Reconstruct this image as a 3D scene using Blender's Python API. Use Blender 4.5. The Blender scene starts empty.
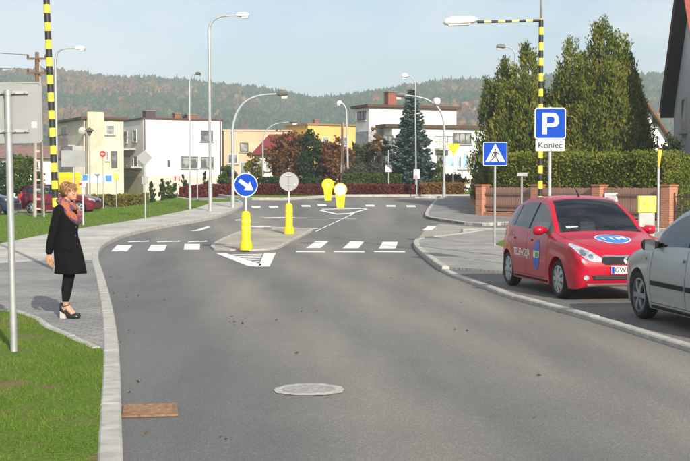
import bpy, bmesh, math, random
import numpy as np
from mathutils import Vector, Matrix
from mathutils.bvhtree import BVHTree
random.seed(7); rng = np.random.default_rng(7)
R = math.radians
S = bpy.context.scene
COL = S.collection

# ------------------------------------------------------------------ camera
FPX, CX, CY, HZ, CAMH = 1250.0, 345.0, 230.5, 184.0, 1.75
PITCH = math.atan((CY - HZ) / FPX)
cam = bpy.data.cameras.new('camera'); camo = bpy.data.objects.new('camera', cam); COL.objects.link(camo)
cam.sensor_width = 36; cam.lens = 36 * FPX / 690.0; cam.clip_end = 6000; cam.clip_start = 0.1
camo.location = (0, 0, CAMH); camo.rotation_euler = (R(90) - PITCH, 0, 0)
S.camera = camo
# ------------------------------------------------------------------ world, sun, exposure
SUN_EL, SUN_AZ = R(27), math.atan2(0.34, -0.94)          # azimuth measured from +Y towards +X
W = bpy.data.worlds.new('World'); S.world = W; W.use_nodes = True
nt = W.node_tree; nt.nodes.clear()
out = nt.nodes.new('ShaderNodeOutputWorld'); bg = nt.nodes.new('ShaderNodeBackground'); bg.inputs[1].default_value = 0.12
sky = nt.nodes.new('ShaderNodeTexSky'); sky.sky_type = 'NISHITA'; sky.sun_disc = False
sky.sun_elevation = SUN_EL; sky.sun_rotation = SUN_AZ; sky.air_density = 1.0; sky.dust_density = 2.0; sky.ozone_density = 1.6
tc = nt.nodes.new('ShaderNodeTexCoord'); mp = nt.nodes.new('ShaderNodeMapping'); mp.inputs['Scale'].default_value = (1.6, 1.6, 5.0)
nz = nt.nodes.new('ShaderNodeTexNoise'); nz.inputs['Scale'].default_value = 1.6; nz.inputs['Detail'].default_value = 6; nz.inputs['Roughness'].default_value = 0.55
rmp = nt.nodes.new('ShaderNodeValToRGB'); rmp.color_ramp.elements[0].position = .40; rmp.color_ramp.elements[1].position = .62
rmp.color_ramp.elements[0].color = (.12, .12, .12, 1); rmp.color_ramp.elements[1].color = (.95, .95, .95, 1)
mx = nt.nodes.new('ShaderNodeMixRGB'); mx.inputs[2].default_value = (6.2, 6.55, 6.95, 1)
L = nt.links.new
L(tc.outputs['Generated'], mp.inputs[0]); L(mp.outputs[0], nz.inputs['Vector']); L(nz.outputs[0], rmp.inputs[0])
L(rmp.outputs[0], mx.inputs[0]); L(sky.outputs[0], mx.inputs[1]); L(mx.outputs[0], bg.inputs[0]); L(bg.outputs[0], out.inputs[0])
sl = bpy.data.lights.new('sun', 'SUN'); sl.energy = 5.0; sl.angle = R(0.55); sl.color = (1, .93, .82)
so = bpy.data.objects.new('sun', sl); COL.objects.link(so)
sdir = Vector((math.sin(SUN_AZ) * math.cos(SUN_EL), math.cos(SUN_AZ) * math.cos(SUN_EL), math.sin(SUN_EL)))
so.rotation_euler = sdir.to_track_quat('Z', 'Y').to_euler(); so.location = sdir * 200
vs = S.view_settings; vs.view_transform = 'Standard'; vs.look = 'None'; vs.gamma = 1; vs.exposure = 0.22; vs.use_curve_mapping = False
S.render.engine = 'CYCLES'; S.cycles.use_denoising = True
try: S.cycles.denoiser = 'OPENIMAGEDENOISE'
except Exception: pass
S.cycles.max_bounces = 6; S.cycles.transparent_max_bounces = 12; S.cycles.volume_bounces = 1; S.cycles.caustics_reflective = False; S.cycles.caustics_refractive = False

# ------------------------------------------------------------------ pixel -> place
def ray(px, py):
    u, v = (px - CX) / FPX, (CY - py) / FPX
    c, s = math.cos(PITCH), math.sin(PITCH)
    return Vector((u, c + v * s, -s + v * c))
def at(px, py, Y):
    d = ray(px, py); t = Y / d.y
    return Vector((d.x * t, Y, CAMH + d.z * t))
def sst(a, b, x):
    t = min(1, max(0, (x - a) / (b - a))); return t * t * (3 - 2 * t)
def elev(x, y):
    if y <= 33: r = 0
    elif y <= 41: r = .028 * (y - 33) ** 2 / 16
    elif y <= 74: r = .028 * (y - 37)
    else: r = .028 * 37 + .004 * (min(y, 160) - 74)
    return r * (.22 + .78 * sst(-14, -8, x))
def G(px, py, h=0.0):
    d = ray(px, py); t = 5.0
    if d.z >= -1e-5: return (d.x * 400, 400)
    lo, hi = 3.0, 400.0
    f = lambda t: CAMH + d.z * t - elev(d.x * t, d.y * t) - h
    p = lo; n = 1200
    prev = lo
    for i in range(1, n):
        t = lo * (hi / lo) ** (i / n)
        if f(t) < 0:
            a, b = prev, t
            for _ in range(40):
                m = (a + b) / 2
                if f(m) < 0: b = m
                else: a = m
            return (d.x * a, d.y * a)
        prev = t
    return (d.x * hi, d.y * hi)

# ------------------------------------------------------------------ materials
MATS = {}
def nodes(name):
    m = bpy.data.materials.new(name); m.use_nodes = True; t = m.node_tree
    p = t.nodes['Principled BSDF']; return m, t, p
def M(name, col, rough=.6, var=.12, scale=4.0, bump=0.0, bscale=60.0, metal=0.0, coat=0.0, spec=.5, stain=None, stretch=None):
    if name in MATS: return MATS[name]
    m, t, p = nodes(name)
    c = t.nodes.new('ShaderNodeTexCoord')
    vec = c.outputs['Object']
    if stretch:
        q = t.nodes.new('ShaderNodeMapping'); q.inputs['Scale'].default_value = stretch; t.links.new(vec, q.inputs[0]); vec = q.outputs[0]
    n = t.nodes.new('ShaderNodeTexNoise'); n.inputs['Scale'].default_value = scale; n.inputs['Detail'].default_value = 5
    t.links.new(vec, n.inputs['Vector'])
    r = t.nodes.new('ShaderNodeValToRGB'); r.color_ramp.elements[0].position = .3; r.color_ramp.elements[1].position = .7
    a = [max(0, k * (1 - var)) for k in col[:3]]; b = [min(1, k * (1 + var)) for k in col[:3]]
    if stain: a = stain
    r.color_ramp.elements[0].color = (*a, 1); r.color_ramp.elements[1].color = (*b, 1)
    t.links.new(n.outputs[0], r.inputs[0]); t.links.new(r.outputs[0], p.inputs['Base Color'])
    p.inputs['Roughness'].default_value = rough; p.inputs['Metallic'].default_value = metal
    p.inputs['Coat Weight'].default_value = coat; p.inputs['Coat Roughness'].default_value = .06
    p.inputs['Specular IOR Level'].default_value = spec
    if bump:
        n2 = t.nodes.new('ShaderNodeTexNoise'); n2.inputs['Scale'].default_value = bscale; n2.inputs['Detail'].default_value = 3
        t.links.new(vec, n2.inputs['Vector'])
        bb = t.nodes.new('ShaderNodeBump'); bb.inputs['Strength'].default_value = bump; bb.inputs['Distance'].default_value = .02
        t.links.new(n2.outputs[0], bb.inputs['Height']); t.links.new(bb.outputs[0], p.inputs['Normal'])
    MATS[name] = m; return m
def leafmat(name, cols, trans=.3):
    if name in MATS: return MATS[name]
    m = bpy.data.materials.new(name); m.use_nodes = True; t = m.node_tree; t.nodes.clear()
    o = t.nodes.new('ShaderNodeOutputMaterial'); g = t.nodes.new('ShaderNodeNewGeometry')
    tc = t.nodes.new('ShaderNodeTexCoord'); nz = t.nodes.new('ShaderNodeTexNoise'); nz.inputs['Scale'].default_value = .9; nz.inputs['Detail'].default_value = 3
    t.links.new(tc.outputs['Object'], nz.inputs['Vector'])
    ad = t.nodes.new('ShaderNodeMath'); ad.operation = 'MULTIPLY_ADD'; ad.inputs[1].default_value = .5
    mu = t.nodes.new('ShaderNodeMath'); mu.operation = 'MULTIPLY_ADD'; mu.inputs[1].default_value = 1.6; mu.inputs[2].default_value = -.55
    t.links.new(nz.outputs[0], mu.inputs[0])
    t.links.new(g.outputs['Random Per Island'], ad.inputs[0]); t.links.new(mu.outputs[0], ad.inputs[2])
    r = t.nodes.new('ShaderNodeValToRGB'); cr = r.color_ramp
    while len(cr.elements) < len(cols): cr.elements.new(.5)
    for i, c in enumerate(cols):
        cr.elements[i].position = i / max(1, len(cols) - 1) * .9 + .05; cr.elements[i].color = (*c, 1)
    t.links.new(ad.outputs[0], r.inputs[0])
    d = t.nodes.new('ShaderNodeBsdfDiffuse'); tr = t.nodes.new('ShaderNodeBsdfTranslucent'); mxx = t.nodes.new('ShaderNodeMixShader'); mxx.inputs[0].default_value = trans
    t.links.new(r.outputs[0], d.inputs[0]); t.links.new(r.outputs[0], tr.inputs[0])
    t.links.new(d.outputs[0], mxx.inputs[1]); t.links.new(tr.outputs[0], mxx.inputs[2]); t.links.new(mxx.outputs[0], o.inputs[0])
    MATS[name] = m; return m
def glassmat(name, tint=(.55, .6, .62), refl=.12):
    if name in MATS: return MATS[name]
    m = bpy.data.materials.new(name); m.use_nodes = True; t = m.node_tree; t.nodes.clear()
    o = t.nodes.new('ShaderNodeOutputMaterial'); tr = t.nodes.new('ShaderNodeBsdfTransparent'); tr.inputs[0].default_value = (*tint, 1)
    gl = t.nodes.new('ShaderNodeBsdfGlossy'); gl.inputs['Roughness'].default_value = .02
    lw = t.nodes.new('ShaderNodeFresnel'); lw.inputs['IOR'].default_value = 1.5
    a = t.nodes.new('ShaderNodeMath'); a.operation = 'MULTIPLY_ADD'; a.inputs[1].default_value = 1.0; a.inputs[2].default_value = refl - .04; a.use_clamp = True
    t.links.new(lw.outputs[0], a.inputs[0])
    mxx = t.nodes.new('ShaderNodeMixShader'); t.links.new(a.outputs[0], mxx.inputs[0])
    t.links.new(tr.outputs[0], mxx.inputs[1]); t.links.new(gl.outputs[0], mxx.inputs[2]); t.links.new(mxx.outputs[0], o.inputs[0])
    MATS[name] = m; return m

# ------------------------------------------------------------------ mesh helpers
def link(o, parent=None):
    COL.objects.link(o)
    if parent is not None: o.parent = parent
    return o
def tag(o, label=None, cat=None, group=None, kind=None):
    if label: o['label'] = label
    if cat: o['category'] = cat
    if group: o['group'] = group
    if kind: o['kind'] = kind
    return o
def thing(name, label, cat, loc=(0, 0, 0), rz=0, group=None, kind=None):
    o = bpy.data.objects.new(name, None); o.empty_display_size = .2; COL.objects.link(o)
    o.location = loc; o.rotation_euler = (0, 0, rz)
    return tag(o, label, cat, group, kind)
class MB:
    def __init__(s): s.v = []; s.f = []
    def add(s, vs, fs):
        b = len(s.v); s.v += [tuple(p) for p in vs]; s.f += [tuple(i + b for i in f) for f in fs]; return s
    def box(s, x0, x1, y0, y1, z0, z1, bev=0.0):
        if bev <= 0:
            vs = [(x, y, z) for x in (x0, x1) for y in (y0, y1) for z in (z0, z1)]
            return s.add(vs, [(0, 1, 3, 2), (4, 6, 7, 5), (0, 4, 5, 1), (2, 3, 7, 6), (0, 2, 6, 4), (1, 5, 7, 3)])
        bm = bmesh.new(); bmesh.ops.create_cube(bm, size=1)
        for v in bm.verts: v.co = Vector(((x0 + x1) / 2 + v.co.x * (x1 - x0), (y0 + y1) / 2 + v.co.y * (y1 - y0), (z0 + z1) / 2 + v.co.z * (z1 - z0)))
        bmesh.ops.bevel(bm, geom=bm.edges[:], offset=bev, segments=2, affect='EDGES', profile=.5)
        s.addbm(bm); bm.free(); return s
    def addbm(s, bm):
        bm.verts.index_update(); return s.add([v.co[:] for v in bm.verts], [[v.index for v in f.verts] for f in bm.faces])
    def tube(s, pts, rad, n=10, cap=True):
        pts = [Vector(p) for p in pts]
        if not hasattr(rad, '__len__'): rad = [rad] * len(pts)
        rings = []; up = None
        for i, p in enumerate(pts):
            d = (pts[min(i + 1, len(pts) - 1)] - pts[max(i - 1, 0)]).normalized()
            if up is None:
                up = Vector((0, 0, 1)) if abs(d.z) < .9 else Vector((1, 0, 0))
            a = d.cross(up).normalized(); up = a.cross(d).normalized()
            rings.append([p + (a * math.cos(2 * math.pi * k / n) + up * math.sin(2 * math.pi * k / n)) * rad[i] for k in range(n)])
        vs = [q for r in rings for q in r]; fs = []
        for i in range(len(pts) - 1):
            for k in range(n):
                fs.append((i * n + k, i * n + (k + 1) % n, (i + 1) * n + (k + 1) % n, (i + 1) * n + k))
        if cap: fs += [tuple(range(n))[::-1], tuple((len(pts) - 1) * n + k for k in range(n))]
        return s.add(vs, fs)
    def lathe(s, prof, n=24, axis='z', c=(0, 0, 0)):
        vs = []; fs = []
        for r, h in prof:
            for k in range(n):
                a = 2 * math.pi * k / n; x, y = r * math.cos(a), r * math.sin(a)
                p = (x, y, h) if axis == 'z' else ((x, h, y) if axis == 'y' else (h, x, y))
                vs.append((p[0] + c[0], p[1] + c[1], p[2] + c[2]))
        for i in range(len(prof) - 1):
            for k in range(n): fs.append((i * n + k, i * n + (k + 1) % n, (i + 1) * n + (k + 1) % n, (i + 1) * n + k))
        return s.add(vs, fs)
    def prism(s, poly, y0, y1):          # poly in (x,z), pushed along y
        n = len(poly); vs = [(x, y0, z) for x, z in poly] + [(x, y1, z) for x, z in poly]
        return s.add(vs, [tuple(range(n)), tuple(range(2 * n - 1, n - 1, -1))] + [(i, i + n, (i + 1) % n + n, (i + 1) % n) for i in range(n)])
    def build(s, name, mat, parent=None, smooth=False, auto=None):
        me = bpy.data.meshes.new(name); me.from_pydata(s.v, [], s.f)
        bm = bmesh.new(); bm.from_mesh(me); bmesh.ops.recalc_face_normals(bm, faces=bm.faces[:])
        if auto is not None:
            for e in bm.edges:
                if len(e.link_faces) == 2 and e.calc_face_angle(0) > auto: e.smooth = False
            smooth = True
        for f in bm.faces: f.smooth = smooth
        bm.to_mesh(me); bm.free()
        if mat: me.materials.append(mat)
        return link(bpy.data.objects.new(name, me), parent)
def np_mesh(name, V, F, mat, parent=None, k=None, smooth=False):
    V = np.asarray(V, np.float32); F = np.asarray(F, np.int32); k = F.shape[1]
    me = bpy.data.meshes.new(name); me.vertices.add(len(V)); me.vertices.foreach_set('co', V.ravel())
    me.loops.add(F.size); me.loops.foreach_set('vertex_index', F.ravel())
    me.polygons.add(len(F)); me.polygons.foreach_set('loop_start', np.arange(0, F.size, k, dtype=np.int32)); me.polygons.foreach_set('loop_total', np.full(len(F), k, np.int32))
    if smooth: me.polygons.foreach_set('use_smooth', np.ones(len(F), bool))
    me.update(calc_edges=True); me.validate()
    if mat: me.materials.append(mat)
    return link(bpy.data.objects.new(name, me), parent)
def unit(a): return a / np.maximum(1e-9, np.linalg.norm(a, axis=1, keepdims=True))
def leaf_quads(C, size, asp=.55, A=None):
    n = len(C); a = unit(rng.normal(size=(n, 3))) if A is None else unit(A)
    b = unit(np.cross(a, rng.normal(size=(n, 3)))); s = np.asarray(size).reshape(-1, 1) * np.ones((n, 1))
    V = np.stack([C - a * s, C + b * s * asp, C + a * s, C - b * s * asp], 1).reshape(-1, 3)
    return V, np.arange(4 * n).reshape(n, 4)
def sheet(name, poly, h, mat, parent=None, step=3.0, skirt=0.0, kind='structure'):
    bm = bmesh.new(); vs = [bm.verts.new((x, y, 0)) for x, y in poly]; f = bm.faces.new(vs)
    if f.normal.z < 0: f.normal_flip()
    xs = [p[0] for p in poly]; ys = [p[1] for p in poly]
    for axis, lo, hi in ((0, min(xs), max(xs)), (1, min(ys), max(ys))):
        c = math.floor(lo / step) * step + step
        while c < hi:
            co = [0, 0, 0]; no = [0, 0, 0]; co[axis] = c; no[axis] = 1
            bmesh.ops.bisect_plane(bm, geom=bm.verts[:] + bm.edges[:] + bm.faces[:], plane_co=co, plane_no=no); c += step
    bmesh.ops.triangulate(bm, faces=[f for f in bm.faces if len(f.verts) > 4])
    bmesh.ops.recalc_face_normals(bm, faces=bm.faces[:])
    if sum(f.normal.z for f in bm.faces) < 0: bmesh.ops.reverse_faces(bm, faces=bm.faces[:])
    for v in bm.verts: v.co.z = elev(v.co.x, v.co.y) + h
    if skirt:
        r = bmesh.ops.extrude_edge_only(bm, edges=[e for e in bm.edges if e.is_boundary])
        for g in r['geom']:
            if isinstance(g, bmesh.types.BMVert): g.co.z -= skirt
    me = bpy.data.meshes.new(name); bm.to_mesh(me); bm.free(); me.materials.append(mat)
    o = link(bpy.data.objects.new(name, me), parent)
    if kind and parent is None: o['kind'] = kind
    return o
def smooth_line(pts, step=.5, closed=False):       # Catmull-Rom, resampled evenly
    P = [np.array(p, float) for p in pts]; out_ = []
    for i in range(len(P) - 1):
        p0 = P[max(i - 1, 0)]; p1 = P[i]; p2 = P[i + 1]; p3 = P[min(i + 2, len(P) - 1)]
        n = max(2, int(np.linalg.norm(p2 - p1) / .1))
        for k in range(n):
            t = k / n
            out_.append(.5 * ((2 * p1) + (-p0 + p2) * t + (2 * p0 - 5 * p1 + 4 * p2 - p3) * t * t + (-p0 + 3 * p1 - 3 * p2 + p3) * t ** 3))
    out_.append(P[-1]); A = np.array(out_); d = np.r_[0, np.cumsum(np.linalg.norm(np.diff(A, axis=0), axis=1))]
    n = max(2, int(round(d[-1] / step)) + 1); s = np.linspace(0, d[-1], n)
    return [(float(np.interp(q, d, A[:, 0])), float(np.interp(q, d, A[:, 1]))) for q in s]
def offset_line(line, w):                            # + is to the left of travel
    A = np.array(line); T = np.gradient(A, axis=0); T /= np.linalg.norm(T, axis=1, keepdims=True)
    Nn = np.stack([-T[:, 1], T[:, 0]], 1); return [tuple(p) for p in A + Nn * w]
def kerb(name, label, line, w, top, mat, base=-.05, gap=.008):
    root = thing(name, label, None, kind='structure'); o2 = offset_line(line, w)
    for i in range(len(line) - 1):
        a, b, c, d = [np.array(q) for q in (line[i], line[i + 1], o2[i + 1], o2[i])]
        t = (b - a) / np.linalg.norm(b - a) * gap / 2
        a = a + t; d = d + t; b = b - t; c = c - t
        j = random.uniform(-.004, .004); ch = .02
        n = (d - a) / np.linalg.norm(d - a)
        vs = []
        for q, inn in ((a, n), (b, n), (c, -n), (d, -n)):
            e = elev(q[0], q[1]); vs.append((q[0], q[1], e + base)); vs.append((q[0], q[1], e + top + j - ch * .8)); qq = q + inn * ch * .7; vs.append((qq[0], qq[1], e + top + j))
        F = [(2, 5, 8, 11)]
        for k in range(4):
            m_ = (k + 1) % 4; F += [(3 * k, 3 * m_, 3 * m_ + 1, 3 * k + 1), (3 * k + 1, 3 * m_ + 1, 3 * m_ + 2, 3 * k + 2)]
        MB().add(vs, F).build('kerb_stone', mat, root)
    return root
def text_mesh(s, size=1.0, bold=0.0):
    cu = bpy.data.curves.new('t', 'FONT'); cu.body = s; cu.size = size; cu.align_x = 'CENTER'; cu.align_y = 'CENTER'; cu.offset = bold; cu.resolution_u = 3
    o = bpy.data.objects.new('t', cu); COL.objects.link(o); bpy.context.view_layer.update()
    dg = bpy.context.evaluated_depsgraph_get(); me = bpy.data.meshes.new_from_object(o.evaluated_get(dg))
    V = [tuple(v.co[:2]) for v in me.vertices]; F = [tuple(p.vertices) for p in me.polygons]
    bpy.data.objects.remove(o); bpy.data.curves.remove(cu); bpy.data.meshes.remove(me); return V, F
# ================================================================== surface materials
def asphalt_mat():
    m, t, p = nodes('asphalt'); N = t.nodes; K = t.links.new
    c = N.new('ShaderNodeTexCoord'); O = c.outputs['Object']
    def noise(scale, det=4, rough=.6, st=None, rz=0):
        v = O
        if st:
            q = N.new('ShaderNodeMapping'); q.inputs['Scale'].default_value = st; q.inputs['Rotation'].default_value = (0, 0, rz); K(O, q.inputs[0]); v = q.outputs[0]
        n = N.new('ShaderNodeTexNoise'); n.inputs['Scale'].default_value = scale; n.inputs['Detail'].default_value = det; n.inputs['Roughness'].default_value = rough; K(v, n.inputs['Vector']); return n.outputs[0]
    def ramp(x, a, b, ca, cb):
        r = N.new('ShaderNodeValToRGB'); r.color_ramp.elements[0].position = a; r.color_ramp.elements[1].position = b
        r.color_ramp.elements[0].color = (*ca, 1); r.color_ramp.elements[1].color = (*cb, 1); K(x, r.inputs[0]); return r.outputs[0]
    def mix(mode, f, a, b):
        q = N.new('ShaderNodeMixRGB'); q.blend_type = mode
        if isinstance(f, float): q.inputs[0].default_value = f
        else: K(f, q.inputs[0])
        for s_, v in ((1, a), (2, b)):
            if isinstance(v, tuple): q.inputs[s_].default_value = (*v, 1)
            else: K(v, q.inputs[s_])
        return q.outputs[0]
    base = ramp(noise(.5, 6), .32, .68, (.150, .146, .139), (.178, .172, .162))
    # dusty wheel lanes lie lengthwise along the carriageway (about 10 degrees left of +Y)
    sand = ramp(noise(1.0, 4, .5, (.5, .05, 1), R(-11)), .44, .62, (0, 0, 0), (1, 1, 1))
    col = mix('MIX', mix('MULTIPLY', 1.0, sand, (.75, .75, .75)), base, (.25, .236, .214))
    dark = ramp(noise(.8, 4, .5, (.8, .05, 1), R(-12)), .50, .72, (1, 1, 1), (.76, .77, .80))
    col = mix('MULTIPLY', 1.0, col, dark)
    # dust and wear across the carriageway: gritty gutter strip, polished wheel paths, dusty crown
    sx = N.new('ShaderNodeSeparateXYZ'); K(O, sx.inputs[0])
    d1 = N.new('ShaderNodeMath'); d1.operation = 'MULTIPLY_ADD'; d1.inputs[1].default_value = .187; K(sx.outputs[1], d1.inputs[0]); K(sx.outputs[0], d1.inputs[2])
    d2 = N.new('ShaderNodeMath'); d2.operation = 'MULTIPLY_ADD'; d2.inputs[1].default_value = .7; K(noise(.7, 5, .6, (1, .22, 1)), d2.inputs[0]); K(d1.outputs[0], d2.inputs[2])
    d3 = N.new('ShaderNodeMath'); d3.operation = 'DIVIDE'; d3.inputs[1].default_value = 7.2; K(d2.outputs[0], d3.inputs[0])
    wr = N.new('ShaderNodeValToRGB'); cr = wr.color_ramp; cr.elements[0].position = .10; cr.elements[0].color = (.74, .78, .82, 1); cr.elements[1].position = .95; cr.elements[1].color = (.90, .89, .88, 1)
    for pos, c_ in ((.20, (.78, .81, .84)), (.28, (1.08, 1.06, 1.02)), (.36, (1.18, 1.14, 1.08)), (.44, (.84, .85, .86)), (.52, (1.0, .99, .97)), (.60, (1.18, 1.14, 1.07)), (.70, (.86, .86, .86)), (.80, (1.08, 1.04, .98))):
        e_ = cr.elements.new(pos); e_.color = (*c_, 1)
    K(d3.outputs[0], wr.inputs[0]); col = mix('MULTIPLY', 1.0, col, wr.outputs[0])
    grit = ramp(noise(75, 3, .7), .30, .70, (.45, .45, .46), (1.55, 1.55, 1.52))
    col = mix('MULTIPLY', .85, col, grit)
    v = N.new('ShaderNodeTexVoronoi'); v.inputs['Scale'].default_value = 48; K(O, v.inputs['Vector'])
    peb = ramp(v.outputs['Color'], .55, .95, (1, 1, 1), (1.5, 1.48, 1.42)); col = mix('MULTIPLY', .6, col, peb)
    K(col, p.inputs['Base Color']); p.inputs['Roughness'].default_value = .82; p.inputs['Specular IOR Level'].default_value = .35
    b = N.new('ShaderNodeBump'); b.inputs['Strength'].default_value = .55; b.inputs['Distance'].default_value = .008; K(noise(130, 3), b.inputs['Height']); K(b.outputs[0], p.inputs['Normal'])
    return m
def paving_mat(name, c1, c2, mort, bw=.2, bh=.1, rot=0.0, sand=.25):
    m, t, p = nodes(name); N = t.nodes; K = t.links.new
    c = N.new('ShaderNodeTexCoord'); q = N.new('ShaderNodeMapping'); q.inputs['Rotation'].default_value = (0, 0, rot); K(c.outputs['Object'], q.inputs[0])
    b = N.new('ShaderNodeTexBrick'); b.inputs['Scale'].default_value = 1; b.inputs['Brick Width'].default_value = bw; b.inputs['Row Height'].default_value = bh; b.inputs['Mortar Size'].default_value = .007; b.inputs['Mortar Smooth'].default_value = .3
    b.inputs['Color1'].default_value = (*c1, 1); b.inputs['Color2'].default_value = (*c2, 1); b.inputs['Mortar'].default_value = (*mort, 1); K(q.outputs[0], b.inputs['Vector'])
    n = N.new('ShaderNodeTexNoise'); n.inputs['Scale'].default_value = .6; n.inputs['Detail'].default_value = 6; K(c.outputs['Object'], n.inputs['Vector'])
    r = N.new('ShaderNodeValToRGB'); r.color_ramp.elements[0].position = .35; r.color_ramp.elements[1].position = .68
    r.color_ramp.elements[0].color = (.78, .78, .79, 1); r.color_ramp.elements[1].color = (1.2, 1.16, 1.08, 1); K(n.outputs[0], r.inputs[0])
    x = N.new('ShaderNodeMixRGB'); x.blend_type = 'MULTIPLY'; x.inputs[0].default_value = 1; K(b.outputs['Color'], x.inputs[1]); K(r.outputs[0], x.inputs[2])
    n3 = N.new('ShaderNodeTexNoise'); n3.inputs['Scale'].default_value = 90; K(c.outputs['Object'], n3.inputs['Vector'])
    r3 = N.new('ShaderNodeValToRGB'); r3.color_ramp.elements[0].color = (.7, .7, .7, 1); r3.color_ramp.elements[1].color = (1.25, 1.25, 1.25, 1); K(n3.outputs[0], r3.inputs[0])
    x2 = N.new('ShaderNodeMixRGB'); x2.blend_type = 'MULTIPLY'; x2.inputs[0].default_value = .8; K(x.outputs[0], x2.inputs[1]); K(r3.outputs[0], x2.inputs[2])
    K(x2.outputs[0], p.inputs['Base Color']); p.inputs['Roughness'].default_value = .85; p.inputs['Specular IOR Level'].default_value = .3
    bu = N.new('ShaderNodeBump'); bu.inputs['Strength'].default_value = .5; bu.inputs['Distance'].default_value = .006; bu.invert = True; K(b.outputs['Fac'], bu.inputs['Height']); K(bu.outputs[0], p.inputs['Normal'])
    MATS[name] = m; return m
def lawn_mat(name, g1, g2, dirt, amt=.55):
    m, t, p = nodes(name); N = t.nodes; K = t.links.new
    c = N.new('ShaderNodeTexCoord'); n = N.new('ShaderNodeTexNoise'); n.inputs['Scale'].default_value = 28; n.inputs['Detail'].default_value = 5; K(c.outputs['Object'], n.inputs['Vector'])
    r = N.new('ShaderNodeValToRGB'); r.color_ramp.elements[0].color = (*g1, 1); r.color_ramp.elements[1].color = (*g2, 1); r.color_ramp.elements[0].position = .35; r.color_ramp.elements[1].position = .65; K(n.outputs[0], r.inputs[0])
    n2 = N.new('ShaderNodeTexNoise'); n2.inputs['Scale'].default_value = 1.3; n2.inputs['Detail'].default_value = 6; n2.inputs['Roughness'].default_value = .65; K(c.outputs['Object'], n2.inputs['Vector'])
    r2 = N.new('ShaderNodeValToRGB'); r2.color_ramp.elements[0].position = amt; r2.color_ramp.elements[1].position = amt + .12; K(n2.outputs[0], r2.inputs[0])
    x = N.new('ShaderNodeMixRGB'); x.inputs[2].default_value = (*dirt, 1); K(r2.outputs[0], x.inputs[0]); K(r.outputs[0], x.inputs[1]); K(x.outputs[0], p.inputs['Base Color'])
    p.inputs['Roughness'].default_value = .95; p.inputs['Specular IOR Level'].default_value = .1
    b = N.new('ShaderNodeBump'); b.inputs['Strength'].default_value = .8; b.inputs['Distance'].default_value = .04; K(n.outputs[0], b.inputs['Height']); K(b.outputs[0], p.inputs['Normal'])
    MATS[name] = m; return m
ASPH = asphalt_mat()
PAVE = paving_mat('grey paving blocks', (.235, .235, .235), (.31, .305, .295), (.12, .115, .11), rot=R(9))
PAVE2 = paving_mat('light paving slabs', (.43, .42, .39), (.50, .485, .45), (.32, .31, .29), .35, .35, rot=R(14))
PAVER = paving_mat('right footway slabs', (.29, .285, .27), (.37, .36, .335), (.16, .155, .145), .2, .1, rot=R(-10))
PAVEP = paving_mat('parking bay blocks', (.17, .165, .155), (.205, .198, .185), (.10, .10, .095), .2, .1, rot=R(35))
ISLM = paving_mat('island paving', (.38, .35, .29), (.44, .40, .335), (.2, .19, .16), .2, .1, rot=R(20))
DUSTY = M('dusty concrete lane', (.32, .29, .245), .9, .16, 1.2, .3, 80)
KERBM = M('kerb concrete', (.42, .40, .36), .85, .2, 6, .35, 90)
LAWN = lawn_mat('verge turf', (.085, .14, .02), (.125, .19, .03), (.19, .13, .075), .54)
LAWN2 = lawn_mat('far lawn', (.09, .15, .022), (.135, .205, .032), (.21, .17, .08), .60)
EARTH = lawn_mat('rough ground', (.05, .07, .02), (.08, .095, .03), (.12, .09, .05), .5)
ROADW = None
def paint_mat():
    m, t, p = nodes('worn white road paint'); N = t.nodes; K = t.links.new
    c = N.new('ShaderNodeTexCoord'); n = N.new('ShaderNodeTexNoise'); n.inputs['Scale'].default_value = 9; n.inputs['Detail'].default_value = 8; n.inputs['Roughness'].default_value = .7; K(c.outputs['Object'], n.inputs['Vector'])
    r = N.new('ShaderNodeValToRGB'); r.color_ramp.elements[0].position = .3; r.color_ramp.elements[1].position = .46; r.color_ramp.elements[0].color = (.34, .32, .29, 1); r.color_ramp.elements[1].color = (.78, .77, .74, 1); K(n.outputs[0], r.inputs[0])
    K(r.outputs[0], p.inputs['Base Color']); p.inputs['Roughness'].default_value = .7; return m
PAINT = paint_mat()

# ================================================================== ground and road
def grid_ground():
    xs = list(np.arange(-72, 72.1, 3.0)); ys = list(np.arange(-60, 132.1, 3.0))
    xs = [-2600, -1200, -500, -200, -110] + xs + [110, 200, 500, 1200, 2600]; ys = [-400, -150] + ys + [170, 260, 420, 800, 1600, 3200]
    V = [(x, y, elev(x, y) - .07) for y in ys for x in xs]; n = len(xs)
    F = [(j * n + i, j * n + i + 1, (j + 1) * n + i + 1, (j + 1) * n + i) for j in range(len(ys) - 1) for i in range(n - 1)]
    return tag(np_mesh('ground', V, F, EARTH), 'green and brown rough ground under everything', kind='structure')
grid_ground()
# left kerb line (road side), from behind the camera to the far corner
Lk = [(-2.0 + 0, 0)]
LKP = [(7.4, -40), (3.75, -20), (1.93, -10), (.08, 0)] + [G(*p) for p in ((122.5, 461), (121, 400), (118, 350), (112, 312), (104, 281), (98.5, 263), (100, 253), (108, 245), (128, 236.5), (160, 229), (200, 222), (224, 216.5), (240, 209), (243, 205), (236, 201.5), (215, 200.3), (185, 200.0), (140, 200.0))]
LKP += [(LKP[-1][0] - 12, LKP[-1][1] + 1), (LKP[-1][0] - 60, LKP[-1][1] + 3)]
LK = smooth_line(LKP, 1.0)
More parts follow.
